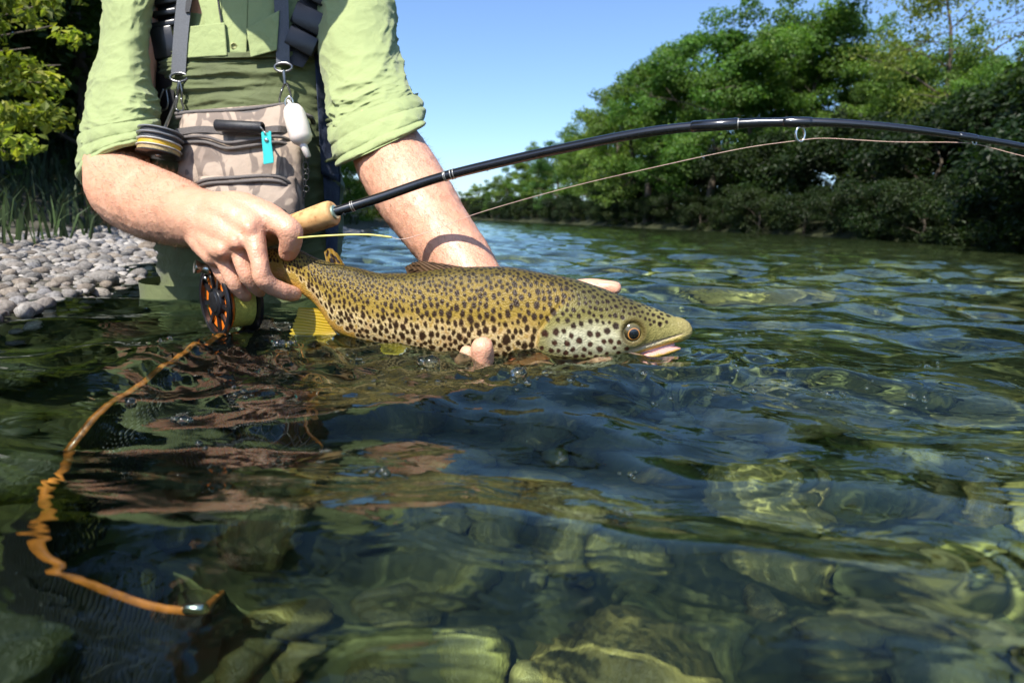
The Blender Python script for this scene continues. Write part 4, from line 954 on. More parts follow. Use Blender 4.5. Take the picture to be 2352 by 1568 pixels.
def cuff(a, seed):
    # outer band, folded lip and inner lining
    st = a + [(a[-1][0] + (a[-1][0] - a[-2][0]) * .06, a[-1][1] * .97, a[-1][2] * .97), (a[-1][0] - (a[-1][0] - a[-2][0]) * .5, a[-1][1] * .90, a[-1][2] * .90), (a[0][0], a[0][1] * .84, a[0][2] * .84)]
    q = loft('cuff', st, M_SHIRT, shirt, 130, 170, None)
    me = q.data; n = len(me.vertices); v = np.zeros(n * 3, np.float32); me.vertices.foreach_get('co', v); v = v.reshape(130, 170, 3)
    s = np.clip(np.linspace(0, 1, 130) * (len(st) - 1) / (len(a) - 1), 0, 1.3)[:, None] * np.ones((1, 170)); th = np.linspace(0, 2 * math.pi, 170)[None] * np.ones((130, 1))
    cen = v.mean(axis=1, keepdims=True); O = v - cen; O /= np.linalg.norm(O, axis=2)[..., None]
    v = v + O * (cuffdisp(seed)(np.clip(s, 0, 1), th, v) * (s < 1.05))[..., None]
    me.vertices.foreach_set('co', v.astype(np.float32).ravel()); me.update()
cuff([ust(274, 292, 1.078, 86, -18, 0, .078, 12), ust(273, 330, 1.065, 90, -26, -3, .075, 22), ust(273, 366, 1.05, 90, -31, -6, .072, 36), ust(273, 384, 1.042, 88, -32, -7, .068, 42)], 3)
cuff([ust(856, 250, 1.045, 99, -34, 0, .078, 4), ust(864, 285, 1.02, 101, -40, 0, .077, 2), ust(872, 318, 1.0, 100, -44, 0, .075, 0), ust(875, 334, .99, 97, -45, 0, .072, -3)], 5)
# sleeve tabs with button
def patch(name, quad, mtl, parent, off=.004, thick=.0015, nu=24, nv=24, Yf=None, wr=.0012, seed=0):
    """cloth panel over the chest from four picture corners (tl, tr, br, bl); follows the body behind it"""
    c = [np.array(q, float) for q in quad]; Yf = Yf or front_Y; g1 = []; g2 = []
    for i in range(nu):
        for j in range(nv):
            u = i / (nu - 1); w = j / (nv - 1)
            p = (c[0] * (1 - w) + c[1] * w) * (1 - u) + (c[3] * (1 - w) + c[2] * w) * u
            y = Yf(p[0], p[1]) - off - wr * float(fbm2(p[0] / 30.0, p[1] / 30.0, 2, seed))
            g1.append(P(p[0], p[1], y)); g2.append(P(p[0], p[1], y + thick + .003))
    n = nu * nv; f = grid_faces(nu, nv).tolist() + [q[::-1] for q in grid_faces(nu, nv, off=n).tolist()]
    for j in range(nv - 1):
        f += [[j + 1, j, n + j, n + j + 1], [(nu - 1) * nv + j, (nu - 1) * nv + j + 1, n + (nu - 1) * nv + j + 1, n + (nu - 1) * nv + j]]
    for i in range(nu - 1):
        f += [[i * nv, (i + 1) * nv, n + (i + 1) * nv, n + i * nv], [(i + 1) * nv + nv - 1, i * nv + nv - 1, n + i * nv + nv - 1, n + (i + 1) * nv + nv - 1]]
    return mk(name, g1 + g2, f, mtl, parent)
def ribbon(name, pts, width, mtl, parent, off=.006, thick=.002, Yf=None, m=40, nv=7, Ys=None):
    """webbing along picture points, over the body; Ys gives depths outright"""
    q = cr(pts, m); d = np.gradient(q, axis=0); d /= np.linalg.norm(d, axis=1)[:, None]; nrm = np.stack([-d[:, 1], d[:, 0]], 1)
    wd = width if hasattr(width, '__len__') else [width] * len(pts); wd = np.interp(np.linspace(0, 1, m), np.linspace(0, 1, len(wd)), wd)
    Yf = Yf or front_Y; g1, g2 = [], []
    ys = np.interp(np.linspace(0, 1, m), np.linspace(0, 1, len(Ys)), Ys) if Ys is not None else None
    for i in range(m):
        yc = Yf(q[i, 0], q[i, 1]) if ys is None else ys[i]
        for j in range(nv):
            p = q[i] + nrm[i] * wd[i] * (j / (nv - 1) - .5)
            y = (0.5 * yc + .5 * Yf(p[0], p[1]) if ys is None else yc) - off
            g1.append(P(p[0], p[1], y)); g2.append(P(p[0], p[1], y + thick))
    n = m * nv; f = grid_faces(m, nv).tolist() + [x[::-1] for x in grid_faces(m, nv, off=n).tolist()]
    for j in range(nv - 1):
        f += [[j + 1, j, n + j, n + j + 1], [(m - 1) * nv + j, (m - 1) * nv + j + 1, n + (m - 1) * nv + j + 1, n + (m - 1) * nv + j]]
    for i in range(m - 1):
        f += [[i * nv, (i + 1) * nv, n + (i + 1) * nv, n + i * nv], [(i + 1) * nv + nv - 1, i * nv + nv - 1, n + i * nv + nv - 1, n + (i + 1) * nv + nv - 1]]
    return mk(name, g1 + g2, f, mtl, parent, smooth=False)
patch('placket', [(505, -90), (572, -90), (566, 128), (508, 124)], M_SHIRT, shirt, .008, seed=1)
patch('storm_flap', [(436, -70), (506, -70), (512, 118), (492, 132)], M_SHIRT, shirt, .009, seed=7)
patch('storm_flap', [(572, -70), (640, -70), (628, 60), (568, 96)], M_SHIRT, shirt, .011, seed=8)
patch('pocket_flap', [(428, 62), (516, 52), (522, 128), (424, 134)], M_SHIRT, shirt, .016, seed=2)
patch('pocket_flap', [(566, 66), (642, 24), (636, 116), (576, 132)], M_SHIRT, shirt, .024, seed=3)
mb = MB(); y = front_Y(537, 106) - .0095; mb.lathe(P(537, 106, y), P(537, 106, y - .1) - P(537, 106, y), [(-.002, .0052), (.0006, .0052), (.0014, .0045), (.0014, .0036), (.0004, .003)], 20)
M_BUTTON = mat('tan shirt button', (.36, .36, .14), .35, .1, 200, .05); mb.build('button', M_BUTTON, shirt)
ribbon('sleeve_tab', [(228, 262), (204, 318), (192, 372), (200, 418)], [15, 17, 16, 9], M_SHIRT, shirt, Ys=[1.055, 1.035, 1.03, 1.02], off=.002, thick=.003)
ribbon('sleeve_tab', [(918, 176), (934, 205), (944, 228), (957, 233)], [10, 17, 18, 10], M_SHIRT, shirt, Ys=[1.055, 1.03, 1.02, 1.015], off=.002, thick=.003)

# ---- waders: bib, hips and kneeling legs
st = []
for py in (118, 150, 200, 260, 330, 420, 520, 600, 680, 760):
    hw = float(chest_hw(py)) + (10 if py < 300 else 8); st.append(ust(float(chest_c(py)), py, float(chest_Y(py)), hw, 0, 0, float(chest_d(py)) + .010))
waders = loft('waders', st, M_WADER, person, 150, 220, folds(.0105, 9, 2.0, .5, 41)); waders.cycles.is_caustics_receiver = True
for (hip, knee, foot) in ((P(480, 720, 1.17), P(440, 1010, 1.02), None), (P(668, 720, 1.17), P(700, 1010, 1.04), None)):
    knee = Vector((knee.x, knee.y, -.36)); foot = knee + Vector((0, .38, -.02))
    hipq = Vector((hip.x, hip.y, .02))
    u0 = Vector((1, 0, 0)); 
    stl = [(hipq, u0 * .105, Vector((0, -.125, 0))), (hipq * .62 + knee * .38, u0 * .098, Vector((0, -.11, -.01))), (hipq * .3 + knee * .7, u0 * .084, Vector((0, -.09, -.03))),
           (knee + Vector((0, .01, -.01)), u0 * .072, Vector((0, -.07, -.05))), (knee + Vector((0, .10, -.035)), u0 * .066, Vector((0, -.01, -.075))), (foot, u0 * .052, Vector((0, 0, -.05))), (foot + Vector((0, .06, .0)), u0 * .03, Vector((0, 0, -.03)))]
    lg = loft('leg', stl, M_WADER, waders, 110, 90, folds(.0060, 6, 2.0, .3, 51)); lg.cycles.is_caustics_receiver = True
# navy side panel and dark hem on the picture-right flank
def side_Y(px, py): return front_Y(min(px, 742), py) + .03
patch('side_panel', [(722, 120), (765, 150), (782, 420), (738, 400)], M_NAVY, waders, .016, Yf=lambda a, b_: front_Y(a, b_), wr=.006, seed=12)
patch('side_panel', [(742, 400), (783, 400), (772, 640), (752, 640)], M_NAVY, waders, .016, Yf=lambda a, b_: front_Y(a, b_), wr=.006, seed=14)
patch('bib_hem', [(420, 123), (702, 118), (702, 130), (420, 136)], M_WADER, waders, .0145, nu=6, nv=60, wr=.001)
# black suspenders with buckles
sR = ribbon('suspender', [(398, -150), (380, -60), (372, 60), (376, 170), (386, 250)], [62, 62, 60, 46, 30], M_BLACK, waders, .012, .003)
for (py, h, w) in ((4, 15, 66), (32, 12, 64), (58, 12, 62), (100, 62, 58)):
    y = front_Y(374, py) - .020; c0 = P(374, py, y); ax = (P(374 + w / 2, py - 5, y) - c0).normalized(); dz = (P(374, py - 10, y) - c0).normalized(); az = (dz - ax * dz.dot(ax)).normalized()
    MB().box(c0, (S(w, y), .012, S(h, y)), (ax, az.cross(ax), az), .0022).build('buckle', M_BUCKLE, waders, sharp=40)
sL = ribbon('suspender', [(800, -150), (752, -60), (716, 30), (688, 110), (676, 150)], [78, 76, 72, 62, 40], M_BLACK, waders, .016, .003)
for (px, py, h, w) in ((742, -8, 40, 84), (716, 48, 46, 80), (694, 96, 40, 64)):
    y = front_Y(min(px, 720), py) - .030; c0 = P(px, py, y); ax = (P(px + w / 2, py + w * .26, y) - c0).normalized(); dz = (P(px, py - 10, y) - c0); az = (dz - ax * dz.dot(ax)).normalized()
    MB().box(c0, (S(w, y), .012, S(h, y)), (ax, az.cross(ax), az), .0025).build('buckle', M_BUCKLE, waders, sharp=40)
ribbon('suspender_tail', [(384, 205), (386, 235), (380, 262), (372, 292)], [30, 26, 22, 14], M_BLACK, waders, .016, .003)
# sunglass cord down the shirt front
mb = MB(); cp = [(492, -60), (505, 30), (516, 90), (523, 130)]; mb.tube([P(a, b_, front_Y(a, b_) - .013) for a, b_ in cp], .0014, 6, 30); mb.build('cord', M_BLACK, shirt)
# cap and hair, above the picture
M_CAP = cloth('khaki cap cloth', (.20, .19, .12)); 
cb = MB(); cb.lathe(HC + Vector((0, .015, .03)), (0, -.15, 1), [(0, .092), (.03, .093), (.06, .086), (.085, .066), (.10, .035), (.105, .004)], 40)
cap = cb.build('cap', M_CAP, person)
bv = []
for i in range(14):
    for j in range(21):
        a_ = (j / 20 - .5) * 2.3; rr = .088 + .075 * (i / 13) * math.cos(a_ * .8); bv.append(HC + Vector((math.sin(a_) * rr * .95, .012 - math.cos(a_) * rr, .034 - .018 * (i / 13) - .02 * abs(math.sin(a_)))))
    
nb = len(bv); bf = grid_faces(14, 21).tolist(); bv2 = [q - Vector((0, 0, .003)) for q in bv]
mk('brim', bv + bv2, bf + [q[::-1] for q in grid_faces(14, 21, off=nb).tolist()], M_CAP, cap)
hb = MB(); hb.lathe(HC + Vector((0, .03, .0)), (0, .25, 1), [(-.062, .060), (-.03, .078), (0, .084), (.035, .086)], 32); hb.build('hair', M_HAIR, person)
for s in (-1, 1):
    eb = MB(); eb.lathe(hv(s * .030, -.062, .004), (0, -1, 0), [(0, .0125), (.006, .011), (.010, .0075), (.0123, .001)], 16); eb.build('eye', M_BUTTON, person)
# ================================================================== chest pack and what hangs from it
def m_camo():
    mt, t, out = nodes('camouflage pack cloth'); L = t.links
    b = nn(t, 'ShaderNodeBsdfPrincipled', Roughness=.8); b.inputs['Specular IOR Level'].default_value = .3
    tc = nn(t, 'ShaderNodeTexCoord'); mp = nn(t, 'ShaderNodeMapping'); mp.inputs['Scale'].default_value = (26, 26, 13); L.new(tc.outputs['Object'], mp.inputs[0])
    n1 = nn(t, 'ShaderNodeTexNoise', Scale=1.0, Detail=2.0); n1.inputs['Distortion'].default_value = 1.1; L.new(mp.outputs[0], n1.inputs['Vector'])
    r1 = ramp(t, [(.0, (.42, .33, .255)), (.47, (.40, .315, .245)), (.50, (.21, .165, .135)), (.60, (.20, .158, .13)), (.63, (.30, .235, .19))]); r1.color_ramp.interpolation = 'LINEAR'
    L.new(n1.outputs['Fac'], r1.inputs[0]); L.new(r1.outputs[0], b.inputs['Base Color'])
    n2 = nn(t, 'ShaderNodeTexNoise', Scale=48.0, Detail=4.0); L.new(tc.outputs['Object'], n2.inputs['Vector']); n3 = nn(t, 'ShaderNodeTexNoise', Scale=900.0); L.new(tc.outputs['Object'], n3.inputs['Vector'])
    ad = nn(t, 'ShaderNodeMath', operation='MULTIPLY_ADD'); L.new(n2.outputs['Fac'], ad.inputs[0]); ad.inputs[1].default_value = 5.0; L.new(n3.outputs['Fac'], ad.inputs[2])
    bp = nn(t, 'ShaderNodeBump', Strength=.4, Distance=.0014); L.new(ad.outputs[0], bp.inputs['Height']); L.new(bp.outputs[0], b.inputs['Normal']); L.new(b.outputs[0], out.inputs[0]); return mt
M_CAMO = m_camo()
M_ZIP = mat('grey zipper tape', (.135, .118, .108), .7, .15, 500, .5, bscale=900)
pack = empty('chest_pack', P(555, 540, 1.06)); tag(pack, 'tan camouflage chest pack with zips strapped on the angler’s chest', 'bag')
def sup(px, py, Y, hw, hd, uy=0): return ust(px, py, Y, hw, uy, 0, hd)
def pk_fold(amp, seed):
    def f(s, th, Q): return amp * (fbm3(Q * np.array((16, 16, 26)), 3, seed) + .7 * (1 - 2 * np.abs(perlin3(Q * np.array((34, 20, 18)) + Q[..., [2, 0, 1]] * 14, seed + 2))))
    return f
st = [sup(538, 252, 1.075, 8, .004, -1), sup(538, 246, 1.075, 118, .024, -9), sup(543, 256, 1.072, 128, .036, -8), sup(552, 300, 1.068, 138, .047, -4), sup(556, 360, 1.062, 142, .054), sup(557, 430, 1.058, 140, .056), sup(558, 510, 1.058, 134, .054), sup(558, 562, 1.062, 118, .044), sup(558, 572, 1.062, 10, .005)]
pb = loft('pack_body', st, M_CAMO, pack, 120, 180, pk_fold(.0030, 61), .52)
st = [sup(566, 412, 1.022, 6, .004), sup(566, 404, 1.022, 100, .022), sup(568, 420, 1.020, 112, .032), sup(570, 470, 1.018, 116, .038), sup(568, 530, 1.020, 110, .034), sup(566, 556, 1.024, 96, .022), sup(566, 564, 1.024, 6, .004)]
fp = loft('front_pocket', st, M_CAMO, pack, 90, 160, pk_fold(.0022, 71), .55)
def pY(off): return lambda a, b_: off
def ztube(name, pts, Y, w, mtl, parent, m=50, flat=(1.0, .35)):
    ys = Y if hasattr(Y, '__len__') else [Y] * len(pts)
    mb = MB(); mb.tube([P(a, b_, y) for (a, b_), y in zip(pts, ys)], w, 10, m); return mb.build(name, mtl, parent)
for dy in (0, 9): ztube('top_zip', [(404, 262 + dy), (450, 257 + dy), (530, 254 + dy), (600, 247 + dy), (662, 238 + dy)], [1.052, 1.040, 1.036, 1.038, 1.052], .0030, M_ZIP, pack)
ribbon('webbing_band', [(404, 303), (470, 297), (560, 305), (640, 296), (688, 310)], 15, M_ZIP, pack, Ys=[1.028, 1.016, 1.013, 1.015, 1.036], off=0, thick=.003)
for dy in (0, 13): ztube('middle_zip', [(412, 316 + dy), (470, 314 + dy), (520, 328 + dy), (575, 322 + dy), (640, 314 + dy), (690, 334 + dy)], [1.026, 1.008, 1.005, 1.005, 1.010, 1.036], .0026, M_ZIP, pack)
for k in (0, 10): ztube('pocket_zip', [(440, 428 + k), (475, 413 + k), (540, 408 + k), (610, 404 + k), (650, 410 + k), (676 - k * .7, 440 + k * .5), (684 - k, 500)], [1.0, .990, .984, .984, .988, 1.004, 1.012], .0030, M_ZIP, pack)
mb = MB(); c0 = P(640, 505, .985); mb.box(c0, (S(40, .98), .02, S(50, .98)), None, .006); mb.build('pocket_badge', M_BUCKLE, pack, sharp=50)
# harness straps, rings and clips of the pack
hR = ribbon('harness_strap', [(436, -150), (428, -40), (416, 70), (409, 172)], [36, 36, 34, 33], M_GREY, pack, .022, .0025)
hL = ribbon('harness_strap', [(640, -150), (644, -40), (648, 60), (650, 150)], [34, 34, 32, 31], M_GREY, pack, .022, .0025)
ribbon('strap_keeper', [(434, -60), (436, -20), (430, 28)], [16, 16, 10], M_BLACK, pack, .025, .003)
def ring_pts(px, py, rx, ry, Y, n=20): return [P(px + rx * math.cos(a), py + ry * math.sin(a), Y) for a in np.linspace(0, 2 * math.pi, n)]
for (px, py, Y) in ((411, 178, front_Y(411, 178) - .024), (651, 155, front_Y(651, 155) - .024)):
    MB().tube(ring_pts(px, py, 20, 10, Y), .0022, 8, 40, caps=False).build('ring', M_WIRE, pack)
def clip(pts, Y, r=.0018, mtl=None, n='clip'): 
    ys = Y if hasattr(Y, '__len__') else [Y] * len(pts)
    MB().tube([P(a, b_, y) for (a, b_), y in zip(pts, ys)], r, 8, 40).build(n, mtl or M_WIRE, pack)
Y1 = front_Y(411, 200) - .026; Y2 = front_Y(651, 180) - .026
clip([(411, 186), (409, 206), (405, 228), (396, 252), (384, 282), (378, 296)], [Y1, Y1, Y1, 1.06, 1.0, .985], .0024)
clip([(413, 186), (418, 210), (417, 232), (422, 250), (414, 256), (404, 248), (408, 226)], [Y1, Y1, Y1, 1.06, 1.05, 1.05, Y1])
clip([(652, 162), (653, 176), (655, 194)], Y2, .0030)
clip([(655, 190), (646, 212), (642, 232), (650, 242), (664, 240), (668, 220), (659, 192)], [Y2, Y2, 1.06, 1.05, 1.05, 1.06, Y2])
clip([(376, 205), (366, 232), (368, 250), (380, 252), (386, 236), (382, 206)], front_Y(376, 230) - .03, .0018)
clip([(700, 264), (714, 270), (720, 282)], [1.05, 1.06, 1.08], .004, M_ZIP, 'side_strap')

# black foam tube on the pack
tb = empty('fly_patch_tube', P(548, 292, 1.005)); tag(tb, 'black foam tube clipped across the chest pack above the nippers', 'tube')
M_FOAM = mat('black foam', (.018, .018, .022), .5, .3, 200, .3)
mb = MB(); p0, p1 = P(496, 288, 1.002), P(604, 294, .996); ax = (p1 - p0); mb.lathe(p0, ax, [(0, .0075), (.001, .0085), (ax.length - .001, .0088), (ax.length, .0080), (ax.length, .0052), (ax.length - .006, .005)], 28); mb.build('foam', M_FOAM, tb, sharp=50)
MB().tube([P(598, 291, .988), P(604, 300, .984), P(610, 306, .982)], .0014, 8, 14).build('pin', M_CHROME, tb)

# teal line nipper
nip = empty('line_nipper', P(615, 375, .985)); tag(nip, 'bright teal line nipper hanging on the front of the chest pack', 'nipper')
M_TEAL = mat('teal anodised metal', (.055, .60, .56), .32, .08, 60, .03, metal=.25, coat=.3)
def plate(name, poly, Y0, Y1_, mtl, parent, hole=None):
    bm = bmesh.new(); fr = [bm.verts.new(P(a, b_, Y0)) for a, b_ in poly]; bk = [bm.verts.new(P(a, b_, Y1_)) for a, b_ in poly]; n = len(poly)
    bm.faces.new(fr); bm.faces.new(bk[::-1])
    for i in range(n): bm.faces.new((fr[i], fr[(i + 1) % n], bk[(i + 1) % n], bk[i]))
    bmesh.ops.recalc_face_normals(bm, faces=list(bm.faces)); bmesh.ops.bevel(bm, geom=list(bm.edges), offset=.0006, segments=2, affect='EDGES')
    me = bpy.data.meshes.new(name); bm.to_mesh(me); bm.free(); me.materials.append(mtl); return link(name, me, parent)
plate('lever', [(600, 304), (606, 302), (608, 312), (616, 312), (617, 301), (623, 302), (624, 330), (629, 366), (606, 370), (602, 330)], .974, .979, M_TEAL, nip)
plate('base_plate', [(603, 306), (621, 304), (628, 372), (605, 377)], .981, .986, M_TEAL, nip)
plate('jaw', [(605, 366), (628, 362), (629, 374), (606, 378)], .971, .988, M_TEAL, nip)
mb = MB(); c0 = P(612, 322, .9735); mb.lathe(c0, (0, -1, 0), [(0, .003), (.001, .003), (.0015, .002)], 16); mb.build('rivet', M_CHROME, nip)
MB().tube([P(598, 294, .985), P(604, 300, .975), P(611, 308, .973), P(610, 316, .977)], .0008, 6, 14).build('split_ring', M_CHROME, nip)

# white floatant bottle
fb = empty('floatant_bottle', P(690, 335, 1.0)); tag(fb, 'off white float-shaped bottle hanging at the corner of the chest pack', 'bottle')
M_WHITE = mat('off white plastic', (.76, .68, .62), .38, .05, 30, .04, sss=.1)
p0, p1 = P(670, 241, 1.00), P(697, 334, .99); ax = p1 - p0; l = ax.length; rr = S(23.5, 1.0)
MB().lathe(p0, ax, [(0, .002), (.001, rr * .45), (l * .05, rr * .70), (l * .13, rr * .90), (l * .24, rr), (l * .5, rr * 1.04), (l * .8, rr * 1.03), (l * .90, rr * .86), (l * .97, rr * .5), (l, .003)], 36).build('bottle_body', M_WHITE, fb)
p2 = P(708, 360, .992); MB().lathe(p1, p2 - p1, [(-.003, .0055), (.004, .0055), ((p2 - p1).length, .0048), ((p2 - p1).length + .0015, .003)], 20).build('nozzle', M_WHITE, fb)
MB().tube(ring_pts(664, 236, 9, 13, 1.01), .0013, 8, 30, caps=False).build('hanger_ring', M_CHROME, fb)
MB().tube([P(662, 232, 1.01), P(668, 240, 1.0), P(672, 246, 1.0)], .0025, 8, 12).build('loop', M_WHITE, fb)
# swivel chain below it
ch = empty('swivel_chain', P(704, 420, 1.02)); tag(ch, 'small dark swivel chain dangling beside the chest pack', 'chain')
M_DK = mat('dark metal', (.05, .048, .045), .3, .2, 90, .05, metal=.8)
cy_ = 362
for k, (px, py, ry) in enumerate(((706, 368, 7), (702, 381, 9), (707, 394, 7), (703, 407, 8), (700, 420, 9), (704, 434, 7), (698, 446, 8))):
    MB().tube(ring_pts(px, py, 6 if k % 2 else 3, ry, 1.01), .0011, 6, 24, caps=False).build('link', M_DK, ch)

# tippet spools on a post
ts = empty('tippet_spool_holder', P(366, 362, .985)); tag(ts, 'stack of tippet spools with yellow and grey line on a post beside the pack', 'spools')
M_SP = [mat('grey spool plastic', (.20, .21, .22), .35, .12, 80, .05), mat('dark spool line', (.035, .035, .04), .5, .2, 400, .4), mat('pale spool plastic', (.55, .56, .54), .35, .1, 80, .05), mat('yellow spool line', (.62, .37, .02), .45, .15, 300, .4), mat('tan spool line', (.40, .30, .13), .5, .2, 300, .5), M_BUCKLE]
axs = (P(372, 290, 1.0) - P(364, 362, .990)).normalized(); base = P(364, 357, .992); R0 = S(46, .985)
def disc(name, h0, h1, r, mtl, par): return MB().lathe(base, axs, [(h0, r * .97), (h0 + .0006, r), (h1 - .0006, r), (h1, r * .97)], 48).build(name, mtl, par, sharp=40)
hh_ = [(0, .0022, 1, 5, None), (.0022, .0085, .93, 4, None), (.0085, .0105, 1, 2, None), (.0105, .0175, .92, 3, None), (.0175, .0195, 1.0, 2, None), (.0195, .026, .90, 1, None), (.026, .0285, 1.03, 0, None), (.0285, .0345, .88, 1, None), (.0345, .037, 1.0, 0, None)]
sp = None
for (a, b_, r, mi, _) in hh_:
    if mi in (5, 2, 0): sp = disc('spool', a, b_, R0 * r, M_SP[mi], ts)
    else: disc('wound_line', a, b_, R0 * r, M_SP[mi], sp)
MB().lathe(base, axs, [(-.003, .004), (.0, .005), (.04, .005), (.043, .003)], 16).build('post', M_WIRE, ts)

# ================================================================== rod, reel, line, net
M_BLANK = mat('black rod blank', (.008, .008, .010), .16, .2, 60, .0, coat=.8, spec=.6)
M_CORK, t, out = nodes('cork grip'); L = t.links
b = nn(t, 'ShaderNodeBsdfPrincipled', Roughness=.65); tc = nn(t, 'ShaderNodeTexCoord'); n1 = nn(t, 'ShaderNodeTexNoise', Scale=120.0, Detail=5.0); L.new(tc.outputs['Object'], n1.inputs['Vector'])
r1 = ramp(t, [(.30, (.30, .135, .045)), (.42, (.56, .31, .12)), (.70, (.66, .40, .17))]); L.new(n1.outputs['Fac'], r1.inputs[0]); L.new(r1.outputs[0], b.inputs['Base Color'])
bp = nn(t, 'ShaderNodeBump', Strength=.3, Distance=.001); L.new(n1.outputs['Fac'], bp.inputs['Height']); L.new(bp.outputs[0], b.inputs['Normal']); L.new(b.outputs[0], out.inputs[0])
rod = empty('fly_rod', P(560, 566, .80)); tag(rod, 'black fly rod with cork grip and orange and black reel, bent over the river', 'fishing rod')
RP = [(765, 488, .775), (870, 455, .777), (1000, 411, .770), (1150, 373, .745), (1300, 340, .712), (1500, 302, .668), (1690, 285, .632), (1850, 281, .608), (2000, 288, .592), (2150, 305, .582), (2352, 337, .575), (2560, 385, .58), (2800, 462, .60), (3050, 575, .63)]
rpts = [P(*q) for q in RP]; rr_ = [.0060, .0059, .0058, .0056, .0054, .0050, .0046, .0040, .0035, .0031, .0026, .0021, .0016, .0010]
MB().tube(rpts, rr_, 18, 160).build('rod_blank', M_BLANK, rod)
rc = cr([list(p) + [r] for p, r in zip(rpts, rr_)], 600)
pxr = np.interp(np.linspace(0, len(RP) - 1, 600), range(len(RP)), [q[0] for q in RP])
def rod_at(px): 
    i = int(np.argmin(np.abs(pxr - px))); i = min(max(i, 1), 598); return Vector(rc[i, :3]), Vector(rc[i + 1, :3] - rc[i - 1, :3]).normalized(), rc[i, 3]
M_WRAP = mat('silver thread wrap', (.42, .40, .36), .3, .1, 200, .1, metal=.6)
for px in (808, 812, 1021, 1026, 1040, 1045, 1688, 1694):
    p, d, r = rod_at(px); MB().lathe(p, d, [(-.0007, r * 1.0), (-.0004, r * 1.10), (.0004, r * 1.10), (.0007, r * 1.0)], 20).build('thread_wrap', M_WRAP, rod)
for (a, b_) in ((1590, 1600), (1795, 1870), (2205, 2250)):
    p, d, r = rod_at((a + b_) / 2); q, _, _ = rod_at(a); hl = (p - q).length; MB().lathe(p, d, [(-hl, r * 1.0), (-hl * .8, r * 1.14), (hl * .8, r * 1.14), (hl, r * 1.0)], 20).build('guide_wrap', M_BLANK, rod)
p, d, r = rod_at(1640); MB().lathe(p, d, [(-.022, r * 1.02), (-.021, r * 1.18), (.021, r * 1.16), (.022, r)], 20).build('ferrule', M_BLANK, rod)
# guides
def guide(px, legs, cxy, rx, ry, Y, w, ring=True):
    g = MB(); p, d, r = rod_at(px); gp = [P(cxy[0] + rx * math.cos(a), cxy[1] + ry * math.sin(a), Y + .25 * S(rx, Y) * math.cos(a)) for a in np.linspace(0, 2 * math.pi, 22)]
    g.tube(gp, w, 8, 44, caps=False)
    for lx in legs:
        p, d, r = rod_at(lx); q = gp[int(16 if lx < px else 18)]
        g.tube([p - Vector((0, 0, r)), p * .45 + q * .55 - Vector((0, 0, .001)), q], [w * .9, w * .8, w * .9], 8, 14)
    g.build('line_guide', M_CHROME, rod)
guide(1840, (1812, 1862), (1838, 309), 10, 17, rod_at(1838)[0].y, .0011)
guide(2236, (2226, 2250), (2238, 325), 5, 8, rod_at(2236)[0].y, .0007)
# grip, reel seat
ga, gb = P(767, 488, .775), P(525, 572, .815); gd = (gb - ga); gl = gd.length
MB().lathe(ga, gd, [(-.0005, .0085), (0, .0135), (.003, .0152), (.010, .0158), (gl * .32, .0148), (gl * .55, .0140), (gl * .70, .0132)], 36).build('cork_grip', M_CORK, rod, sharp=60)
MB().lathe(ga, gd, [(-.0035, .0068), (-.003, .0085), (.0, .0088)], 24).build('winding_check', mat('pale green metal', (.45, .58, .46), .25, .1, 60, 0, metal=.7), rod, sharp=40)
MB().lathe(ga + gd * .70, gd, [(0, .011), (.05, .011), (.052, .0125), (.075, .0125), (.078, .010)], 28).build('reel_seat', M_DK, rod, sharp=40)
# reel
M_ORG = mat('orange anodised metal', (.90, .21, .015), .32, .10, 60, .02, metal=.15, coat=.3)
M_LINE = mat('yellow green backing line', (.58, .55, .11), .5, .14, 260, .5, bscale=600)
Ax = Vector((-.68, -.73, -.05)).normalized(); rc0 = P(498, 693, .760); RR = S(80, .765)
upv = (ga + gd * .85 - rc0).normalized(); upv = (upv - Ax * upv.dot(Ax)).normalized(); sdv = Ax.cross(upv)
def rv(a, r, h): return rc0 + (upv * math.cos(a) + sdv * math.sin(a)) * r + Ax * h
def ringmesh(r0, r1, h0, h1, n=64): 
    v = []; 
    for i in range(n):
        a = 2 * math.pi * i / n
        v += [rv(a, r0, h0), rv(a, r1, h0), rv(a, r1, h1), rv(a, r0, h1)]
    f = []
    for i in range(n):
        j = (i + 1) % n
        for k in range(4): f.append([i * 4 + k, i * 4 + (k + 1) % 4, j * 4 + (k + 1) % 4, j * 4 + k])
    return v, f
reel = MB().add(*ringmesh(RR * .87, RR, -.001, .004)); reel.tube([rv(a, RR * .97, .002) for a in np.linspace(0, 2 * math.pi, 40)], .0028, 8, 80, caps=False)
reel = reel.build('reel', M_BUCKLE, rod, sharp=40)
MB().add(*ringmesh(RR * .40, RR * .86, -.0060, -.0045)).build('spool_ring', M_ORG, reel, sharp=40)
